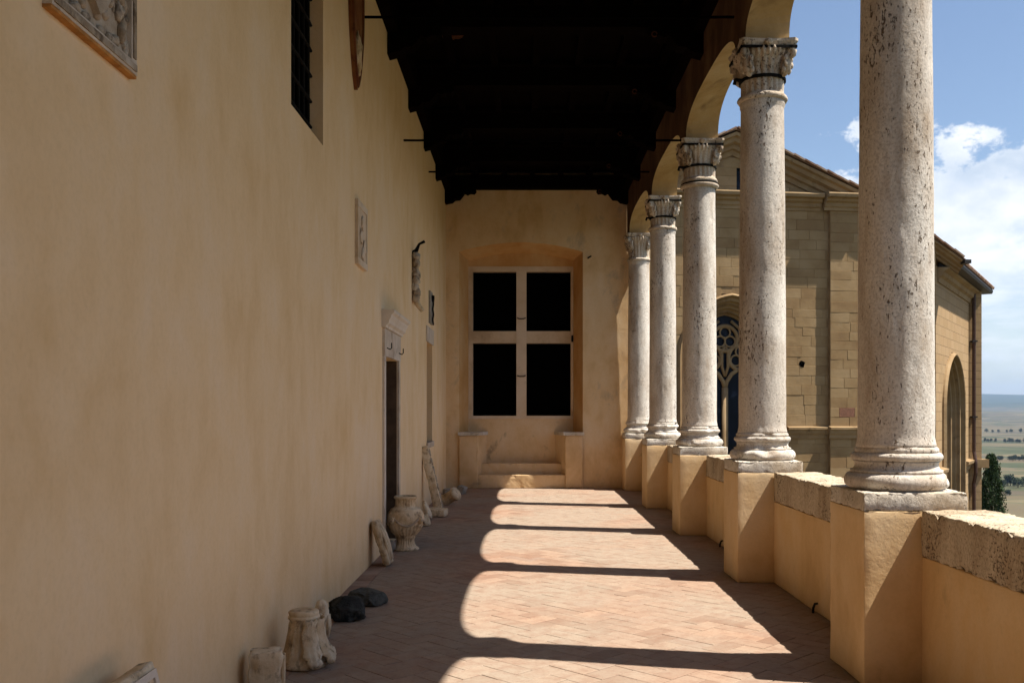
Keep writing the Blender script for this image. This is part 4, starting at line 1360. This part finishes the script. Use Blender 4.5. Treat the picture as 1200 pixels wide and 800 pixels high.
# pilasters at the corners
for (a, b) in ((gx(968), XR), (XLc, 2 * GC - gx(968))):
    core = MB().box(a + .01, b - .01, GY - 0.15, GY + 0.02, -9, 7.9).build('pilaster', M['mortar'], church)
    z = -3.0
    while z < 7.85:
        h = rg.choice((0.29, 0.31, 0.34))
        z1 = min(z + h, 7.88)
        if rg.random() < 0.55:
            cuts = [a, a + (b - a) * rg.uniform(0.35, 0.65), b]
        else:
            cuts = [a, b]
        if a < gx(988) < b and z < gz(484) < z1: cuts = [a, gx(979), gx(998), b]
        for c0, c1 in zip(cuts[:-1], cuts[1:]):
            v, f = block(c0, c1, z, z1, GY - 0.158 - rg.uniform(0, 0.008), GY - 0.14, 0.0025, rg.uniform(-.003, .003))
            mb = MB(); mb.add(v, f); mb.build('stone', M['pebble_red'] if (c0 < gx(988) < c1 and z < gz(484) < z1) else M['sand'], core)
        z = z1
def trim(name, prof, xa, xb, parent=church, mat='sandtrim', y0=GY):
    """profile (projection, z) swept along x, closed against the wall"""
    n = len(prof)
    mb = MB()
    mb.add([(xa, y0 - p, z_) for p, z_ in prof] + [(xb, y0 - p, z_) for p, z_ in prof], [tuple(reversed(range(n))), tuple(range(n, 2 * n))] + [(i, (i + 1) % n, (i + 1) % n + n, i + n) for i in range(n)])
    return mb.build(name, M[mat], parent)
cz0 = 7.83
cprof = [(-0.02, cz0), (0.04, cz0), (0.05, cz0 + .08), (0.10, cz0 + .12), (0.11, cz0 + .22), (0.20, cz0 + .27), (0.22, cz0 + .34), (0.36, cz0 + .37), (0.38, cz0 + .46), (0.36, cz0 + .50), (-0.02, cz0 + .54)]
trim('cornice', cprof, 2 * GC - gx(958), gx(958))
for (a, b) in ((gx(960), XR + 0.18), (XLc - 0.18, 2 * GC - gx(960))):
    trim('cornice', [(p + 0.17, z_) for p, z_ in cprof], a, b)
trim('string_course', [(-0.02, 0.72), (0.05, 0.72), (0.06, 0.82), (0.10, 0.88), (0.12, 0.98), (0.16, 1.0), (0.16, 1.06), (-0.02, 1.10)], XLc, GC - HA - 0.15)
trim('string_course', [(-0.02, 0.72), (0.05, 0.72), (0.06, 0.82), (0.10, 0.88), (0.12, 0.98), (0.16, 1.0), (0.16, 1.06), (-0.02, 1.10)], GC + HA + 0.15, gx(967))
trim('string_course', [(0.15, 0.72), (0.22, 0.72), (0.23, 0.82), (0.27, 0.88), (0.29, 0.98), (0.33, 1.0), (0.33, 1.06), (0.15, 1.10)], gx(966), XR + 0.12)
# raking cornice and roof
rp = [(-0.02, -0.66), (0.05, -0.66), (0.08, -0.52), (0.16, -0.48), (0.18, -0.36), (0.30, -0.30), (0.33, -0.18), (0.42, -0.14), (0.44, -0.04), (-0.02, 0.0)]
tile_me = None
XK = gx(1012) + 0.25
for s in (1, -1):
    for (d0, d1, z0_, sl, thick) in ((0.0, XK - GC, APEX, 0.42, 1.0), (XK - GC, gx(1131) - GC, APEX - 0.42 * (XK - GC) - 0.05, 0.62, 0.55)):
        n = len(rp)
        xa, xe = GC + s * d0, GC + s * d1
        ze = z0_ - sl * (d1 - d0)
        mb = MB()
        mb.add([(x, GY - p, z_ + q * thick) for x, z_ in ((xa, z0_), (xe, ze)) for p, q in rp], [tuple(range(n)), tuple(reversed(range(n, 2 * n)))] + [(i, i + n, (i + 1) % n + n, (i + 1) % n) for i in range(n)])
        mb.build('raking_cornice', M['sandtrim'], church)
        rf = MB()
        rf.quad((xa, GY - 0.44, z0_ + .02), (xe, GY - 0.44, ze + .02), (xe, GY + 14, ze + .02), (xa, GY + 14, z0_ + .02))
        rf.quad((xa, GY - 0.44, z0_ + .02), (xa, GY - 0.44, z0_ + .05), (xe, GY - 0.44, ze + .05), (xe, GY - 0.44, ze + .02))
        ro = rf.build('roof', M['tile'], church)
        d = 0.0
        while d < d1 - d0 - 0.1:
            x = GC + s * (d0 + d + 0.19)
            if tile_me is None:
                o = MB().box(-0.20, 0.205, -0.16, 0.16, 0, 0.05).build('roof_tile', M['tile'], ro)
                tile_me = o.data
            else:
                o = bpy.data.objects.new('roof_tile', tile_me); COL.objects.link(o); o.parent = ro
            o.location = (x, GY - 0.34, z0_ - sl * (d + 0.19) + 0.04 + rg.uniform(0, 0.02)); o.rotation_euler = (0, (math.atan(sl) + 0.07) * s, rg.uniform(-.04, .04))
            d += 0.36
        if d0 > 0 and s > 0:
            MB().box(xe - 0.1, xe + 0.12, GY - 0.55, GY + 6, ze - 0.10, ze + 0.02).build('gutter', M['gutter'], church)
# gothic window
def gothic(parent, mat4, zs_, zb, apex_shift=0.0, tracery=True, nm='gothic_window', k_=0.65):
    prof = [(2.18, 0.02), (2.18, -0.05), (2.06, -0.12), (2.0, -0.10), (1.95, 0.03), (1.80, 0.05), (1.78, 0.16), (1.70, 0.20), (1.66, 0.18), (1.60, 0.28), (1.50, 0.31), (1.47, 0.40), (1.38, 0.44), (1.33, 0.42), (1.28, 0.55), (1.20, 0.58), (1.19, 0.72)]
    mb = MB()
    prof = [(1.65 + (a - 2.0) * (k_ if a < 2 else 0.5), d) for a, d in prof]
    curves = [[(x, d, z_) for x, z_ in pa(a, zs_, 14, None, zb)] for a, d in prof]
    V, F = [], []
    n = len(curves[0])
    for c in curves: V += c
    for j in range(len(curves) - 1):
        for i in range(n - 1):
            F.append((j * n + i, j * n + i + 1, (j + 1) * n + i + 1, (j + 1) * n + i))
    mb.add(V, F); mb.xf(mat4)
    arch = mb.build(nm, M['sandtrim'], parent)
    gp = pa(1.15 if tracery else 1.34, zs_, 14, None, zb)
    g = MB(); g.add([(x, 0.66, z_) for x, z_ in gp], [tuple(range(len(gp)))]); g.xf(mat4)
    g.build('pane', M['glass'], arch)
    if tracery:
        zs_ -= 0.38
        bar_r = 1.25
        def bar(pts, r=0.05, closed=False):
            b = tube([(x, 0.60, z_) for x, z_ in pts], r * bar_r, 8, closed); b.xf(mat4)
            b.build('tracery', M['sandtrim'], arch, True)
        def circ(cx, cz, r, n=28): return [(cx + r * math.cos(2 * math.pi * i / n), cz + r * math.sin(2 * math.pi * i / n)) for i in range(n)]
        bar([(0, zb), (0, zs_ - 0.55)], 0.085)
        for s in (-1, 1):
            lan = [(0.0, zs_ - 0.62), (s * 0.06, zs_ - 0.36), (s * 0.22, zs_ - 0.12), (s * 0.58, zs_ + 0.12), (s * 0.92, zs_ - 0.12), (s * 1.1, zs_ - 0.36), (s * 1.17, zs_ - 0.7)]
            bar(lan, 0.055)
            bar(circ(s * 0.52, zs_ + 0.40, 0.40), 0.05, True)
            for q in range(3):
                a = math.pi / 2 + q * 2 * math.pi / 3
                bar(circ(s * 0.52 + 0.19 * math.cos(a), zs_ + 0.40 + 0.19 * math.sin(a), 0.17, 16), 0.025, True)
            bar([(0, zs_ - 0.2), (s * 0.1, zs_ + 0.1), (s * 0.1, zs_ + 0.6), (0, zs_ + 0.75)], 0.04)
        bar(circ(0, zs_ + 1.0, 0.40), 0.05, True)
        for s in (-1, 1):
            bar([(s * 1.12, zs_ - 0.1), (s * 1.0, zs_ + 0.75), (s * 0.55, zs_ + 1.25), (s * 0.2, zs_ + 1.55)], 0.04)
        for q in range(3):
            a = math.pi / 2 + q * 2 * math.pi / 3
            bar(circ(0.19 * math.cos(a), zs_ + 1.0 + 0.19 * math.sin(a), 0.17, 16), 0.025, True)
    else:
        b = tube([(0.35, 0.60, zb), (0.35, 0.60, zs_ + 0.9)], 0.06, 8); b.xf(mat4); b.build('mullion', M['sandtrim'], arch)
    return arch
gothic(church, Matrix.Translation((GC, GY, 0)), HZ0, -3.0)
gable_parts = list(church.children)
# low wing wall and slanted apse face
AXs, AYs = 13.1, 30.2
dv = Vector((0.635, 1.0)).normalized()
FLEN = 6.43 * 1.185
AXe, AYe = AXs + dv.x * FLEN, AYs + dv.y * FLEN
EZ = 6.15
MB().box(XR - .01, AXs - 0.001, AYs, AYs + 0.5, -9, 7.2).build('wing_wall', M['apse'], church)
AM = Matrix(((dv.x, dv.y * -1, 0, AXs), (dv.y, dv.x, 0, AYs), (0, 0, 1, 0), (0, 0, 0, 1)))   # local x along the face, local y into the building
ap = MB()
WC = 2.95 * 1.185
AZ0 = 1.62
z = -9.0
while z < EZ:
    z1 = z + 0.1
    hw = 1.32 * half_w(z, HA + 0.05, AZ0) if z > -6 else 0
    if hw > 0:
        ap.quad((0, 0, z), (WC - hw, 0, z), (WC - hw, 0, z1), (0, 0, z1)); ap.quad((WC + hw, 0, z), (FLEN, 0, z), (FLEN, 0, z1), (WC + hw, 0, z1))
    else:
        ap.quad((0, 0, z), (FLEN, 0, z), (FLEN, 0, z1), (0, 0, z1))
    z = z1
ap.xf(AM)
aw = ap.build('apse_wall', M['apse'], church)
gothic(church, AM @ Matrix.Translation((WC, 0, 0)) @ Matrix.Diagonal((1.32, 1.1, 1, 1)), AZ0, -6.0, tracery=False, k_=0.42)
def sweep_face(name, prof, ua, ub, mat):
    n = len(prof)
    mb = MB()
    mb.add([(ua, -p, z_) for p, z_ in prof] + [(ub, -p, z_) for p, z_ in prof], [tuple(reversed(range(n))), tuple(range(n, 2 * n))] + [(i, (i + 1) % n, (i + 1) % n + n, i + n) for i in range(n)])
    mb.xf(AM)
    return mb.build(name, M[mat], church)
sweep_face('eave_cornice', [(-0.02, EZ - 0.45), (0.05, EZ - 0.45), (0.08, EZ - 0.3), (0.18, EZ - 0.24), (0.20, EZ - 0.12), (0.34, EZ - 0.06), (0.36, EZ), (-0.02, EZ + 0.02)], 0.2, FLEN + 0.3, 'sandtrim')
sweep_face('gutter', [(-0.02, EZ + 0.03), (0.62, EZ + 0.03), (0.66, EZ + 0.10), (0.66, EZ + 0.17), (-0.02, EZ + 0.22)], 0.45, FLEN + 1.5, 'gutter')
sweep_face('string_course', [(-0.02, -0.65), (0.06, -0.65), (0.10, -0.5), (0.20, -0.42), (0.22, -0.32), (-0.02, -0.26)], WC + HA * 1.32 + 0.14, FLEN + 0.05, 'sandtrim')
sweep_face('string_course', [(-0.02, -0.65), (0.06, -0.65), (0.10, -0.5), (0.20, -0.42), (0.22, -0.32), (-0.02, -0.26)], 0.0, WC - HA * 1.32 - 0.14, 'sandtrim')
# corner buttress and downpipe at the far end of the slanted face
bt = MB().box(AXe - 0.05, AXe + 0.42, AYe - 0.1, AYe + 3.5, -9, EZ + 0.02).build('buttress', M['apse'], church)
MB().box(AXe - 0.05, AXe + 0.62, AYe - 0.28, AYe + 0.5, -0.62, -0.30).build('string_course', M['sandtrim'], church)
dpx, dpy = AXe + 0.07, AYe - 0.22
dp = tube([(dpx, dpy, EZ + 0.05), (dpx, dpy, 4), (dpx, dpy, 0), (dpx, dpy - 0.14, -0.4), (dpx, dpy - 0.14, -0.8), (dpx, dpy, -1.2), (dpx, dpy, -8)], 0.07, 8).build('downpipe', M['copper'], church)
for zz in (4.2, 1.3, -2.4):
    MB().box(dpx - .1, dpx + .1, dpy - .09, dpy + .2, zz, zz + .06).build('pipe_clip', M['gutter'], dp)
# apse roof: slanted plane behind the gutter, with a row of tiles
ar_ = MB()
i0 = AM @ Vector((0.45, -0.66, EZ + 0.18)); i1 = AM @ Vector((FLEN + 1.5, -0.66, EZ + 0.18))
i2 = AM @ Vector((FLEN - 1.5, 5, EZ + 2.6)); i3 = AM @ Vector((-0.1, 5, EZ + 2.6))
ar_.quad(tuple(i0), tuple(i1), tuple(i2), tuple(i3))
i4 = Vector((AXe + 1.2, AYe + 6, EZ + 0.18))
ar_.add([tuple(i1), tuple(i4), tuple(i2)], [(0, 1, 2)])
aro_ = ar_.build('apse_roof', M['tile'], church)
half = MB()
n = 7
for (yy, rr3) in ((0.0, 0.10), (0.5, 0.085)):
    half.v += [(rr3 * math.cos(math.pi * i / (n - 1)), yy, rr3 * math.sin(math.pi * i / (n - 1))) for i in range(n)]
half.f = [(i, i + 1, n + i + 1, n + i) for i in range(n - 1)] + [tuple(range(n))]
tm = half.build('roof_tile', M['tile'], aro_)
u = 0.5; first = True
ang = math.atan2(dv.y, dv.x)
while u < FLEN + 1.45:
    if first: o = tm; first = False
    else:
        o = bpy.data.objects.new('roof_tile', tm.data); COL.objects.link(o); o.parent = aro_
    o.location = AM @ Vector((u, -0.70, EZ + 0.18)); o.rotation_euler = (R(23), 0, ang)
    u += 0.24
# the gable end is not quite square to the loggia: turn its parts a little about the church corner
gable_names = ('gable_wall', 'pilaster', 'cornice', 'raking_cornice', 'roof', 'window', 'string_course', 'gothic_window')
Mrot = Matrix.Translation((10.7, GY, 0)) @ Matrix.Rotation(R(8.0), 4, 'Z') @ Matrix.Translation((-10.7, -GY, 0))
for o in gable_parts:
    o.matrix_basis = Mrot @ o.matrix_basis

# ------------------------------------------------------------------ ground and valley
gr = MB()
NA = 240
radii = [0.0, 30, 45, 60, 90, 130, 180, 240, 320, 420, 540, 680, 840, 1000, 1200, 1400, 1650, 1900, 2200, 2600, 3000, 3500, 4100, 4800, 5600, 6500, 7500, 8600, 9800, 11000, 12200, 13400, 14600, 15800, 17000, 18500]
def land_z(x, y):
    r = math.hypot(x, y)
    def ss(a, b): 
        t = max(0, min(1, (r - a) / (b - a))); return t * t * (3 - 2 * t)
    h = -9 - 56 * ss(45, 520) - 6 * ss(900, 2600)
    h += ss(300, 1500) * 9 * noise.fractal(Vector((x / 700, y / 700, 0.3)), 1, 2, 3)
    h += ss(3500, 8000) * (45 + 40 * noise.fractal(Vector((x / 2600, y / 2600, 1.7)), 1, 2, 3))
    h += ss(9000, 15500) * (235 + 120 * noise.fractal(Vector((x / 3600, y / 3600, 4.1)), 1, 2, 5))
    return h
V = [(0, 0, -9)]
for r in radii[1:]:
    for i in range(NA):
        a = 2 * math.pi * i / NA
        V.append((r * math.sin(a), r * math.cos(a), land_z(r * math.sin(a), r * math.cos(a))))
F = [(0, 1 + (i + 1) % NA, 1 + i) for i in range(NA)]
for j in range(len(radii) - 2):
    for i in range(NA):
        k = (i + 1) % NA
        F.append((1 + j * NA + i, 1 + j * NA + k, 1 + (j + 1) * NA + k, 1 + (j + 1) * NA + i))
gr.v, gr.f = V, F
tag(gr.build('terrain', M['land'], None, True), kind='structure')
# substructure under the loggia
ub = MB().box(XL - 0.9, PAR_OUT + 0.02, Y0 - 0.4, YF + 0.9, -9.2, -0.06).build('terrace', M['apse'])
tag(ub, 'stone substructure carrying the loggia floor above the garden', 'terrace')

# ------------------------------------------------------------------ cypress
cyx, cyy = 22.15, 45.0
t = empty('cypress_tree', (cyx, cyy, land_z(cyx, cyy)), 'dark green cypress rising beside the church buttress', 'tree')
hz = -0.55 - land_z(cyx, cyy)
tube([(0, 0, -0.2), (0.03, 0.02, hz * 0.5), (0, 0, hz * 0.93)], [0.17, 0.10, 0.02], 8).build('trunk', M['bark'], t)
cr = MB()
rg = random.Random(9)
clumps = []
for k in range(620):
    tt = rg.random() ** 0.9
    rmax = 1.45 * (1 - tt) ** 0.62 * min(1, 0.35 + tt * 5) * (0.85 + 0.25 * noise.noise(Vector((tt * 9, 0, 0))))
    a = rg.uniform(0, 2 * math.pi)
    rr4 = rmax * math.sqrt(rg.uniform(0.25, 1))
    clumps.append((rr4 * math.cos(a), rr4 * math.sin(a), 0.5 + tt * (hz - 0.55), 0.10 + 0.16 * (1 - tt)))
for (x, y_, z_, s) in clumps:
    for q in range(26):
        d = Vector((rg.gauss(0, 1), rg.gauss(0, 1), rg.gauss(0, 1.5))) * s * 0.62
        c = Vector((x, y_, z_)) + d
        if c.z > hz: continue
        up_ = Vector((rg.gauss(0, .35), rg.gauss(0, .35), 1)).normalized()
        sd_ = up_.cross(Vector((rg.gauss(0, 1), rg.gauss(0, 1), 0))).normalized()
        L_, W_ = rg.uniform(0.06, 0.14), rg.uniform(0.02, 0.045)
        cr.add([c - sd_ * W_, c + sd_ * W_, c + up_ * L_], [(0, 1, 2)])
cr.build('crown', M['cypress'], t)

# ------------------------------------------------------------------ trees scattered over the valley fields
def tree_mesh(seed):
    rg = random.Random(seed)
    mb = MB()
    for k in range(26):
        a, rr5, hh = rg.uniform(0, 6.28), rg.random() ** 0.5, rg.uniform(0.25, 1)
        c = Vector((rr5 * math.cos(a) * 3.2 * (1.15 - hh * 0.6), rr5 * math.sin(a) * 3.2 * (1.15 - hh * 0.6), 1.5 + hh * 6))
        for q in range(22):
            p = c + Vector((rg.gauss(0, .7), rg.gauss(0, .7), rg.gauss(0, .6)))
            n1, n2 = Vector((rg.gauss(0, 1), rg.gauss(0, 1), rg.gauss(0, 1))).normalized(), Vector((rg.gauss(0, 1), rg.gauss(0, 1), rg.gauss(0, 1))).normalized()
            mb.add([p, p + n1 * 0.9, p + n2 * 0.9], [(0, 1, 2)])
    return mb
crowns = []
for s in range(3):
    o = tree_mesh(s)
    me = bpy.data.meshes.new('crown'); me.from_pydata(o.v, [], o.f); me.materials.append(M['fieldtree']); me.update()
    crowns.append(me)
tk = tube([(0, 0, -0.5), (0, 0, 3.5)], [0.35, 0.2], 6)
tme = bpy.data.meshes.new('trunk'); tme.from_pydata(tk.v, [], tk.f); tme.materials.append(M['bark']); tme.update()
rg = random.Random(12)
def az_px(p): return math.atan((p - 614.5) / 1112)
rows = [
    (900, [1176, 1181, 1184, 1189, 1193, 1199, 1206, 1214, 1225], 'dark tree in the closest hedgerow across the valley fields', 1.0),
    (1400, [1160.5, 1163, 1171, 1173, 1183, 1187, 1190, 1194, 1199, 1205], 'dark tree at the edge of the wide straw field in the valley', 0.95),
    (2200, [1154, 1158, 1161, 1167, 1178, 1183, 1186, 1192, 1195, 1201, 1204, 1090, 1060], 'small dark tree on the far boundary of the straw field', 1.1),
    (3200, [1156, 1163, 1170, 1180, 1185, 1196, 1212, 1030], 'tiny tree far out on the plain below the blue hills', 1.3),
    (800, [1180, 1183, 1230, 1260], 'low round bush on the near olive field of the valley', 0.6)]
for (r0, pxs, lab, sz_) in rows:
    for p in pxs:
        a = az_px(p)
        r = r0 + rg.gauss(0, 10)
        x, y_ = r * math.sin(a), r * math.cos(a)
        t = empty('field_tree', (x, y_, land_z(x, y_) - 0.5), lab, 'tree', 'trees scattered over the valley fields', (0, 0, rg.uniform(0, 6)))
        s = sz_ * rg.uniform(0.8, 1.25)
        t.scale = (s, s, s * rg.uniform(0.85, 1.2))
        for nm, me in (('crown', crowns[rg.randrange(3)]), ('trunk', tme)):
            o = bpy.data.objects.new(nm, me); COL.objects.link(o); o.parent = t

# ------------------------------------------------------------------ haze
hz_m = bpy.data.materials.new('valley_air')
hz_m.use_nodes = True
ht = hz_m.node_tree
ht.nodes.clear()
ho = ht.nodes.new('ShaderNodeOutputMaterial')
pv = ht.nodes.new('ShaderNodeVolumePrincipled')
pv.inputs['Color'].default_value = (0.44, 0.65, 1.0, 1)
pv.inputs['Density'].default_value = 0.00004
pv.inputs['Anisotropy'].default_value = 0.0
ht.links.new(pv.outputs[0], ho.inputs['Volume'])
hb = MB().box(-19500, 19500, -19500, 19500, -260, 480).build('haze', hz_m)
tag(hb, kind='stuff')
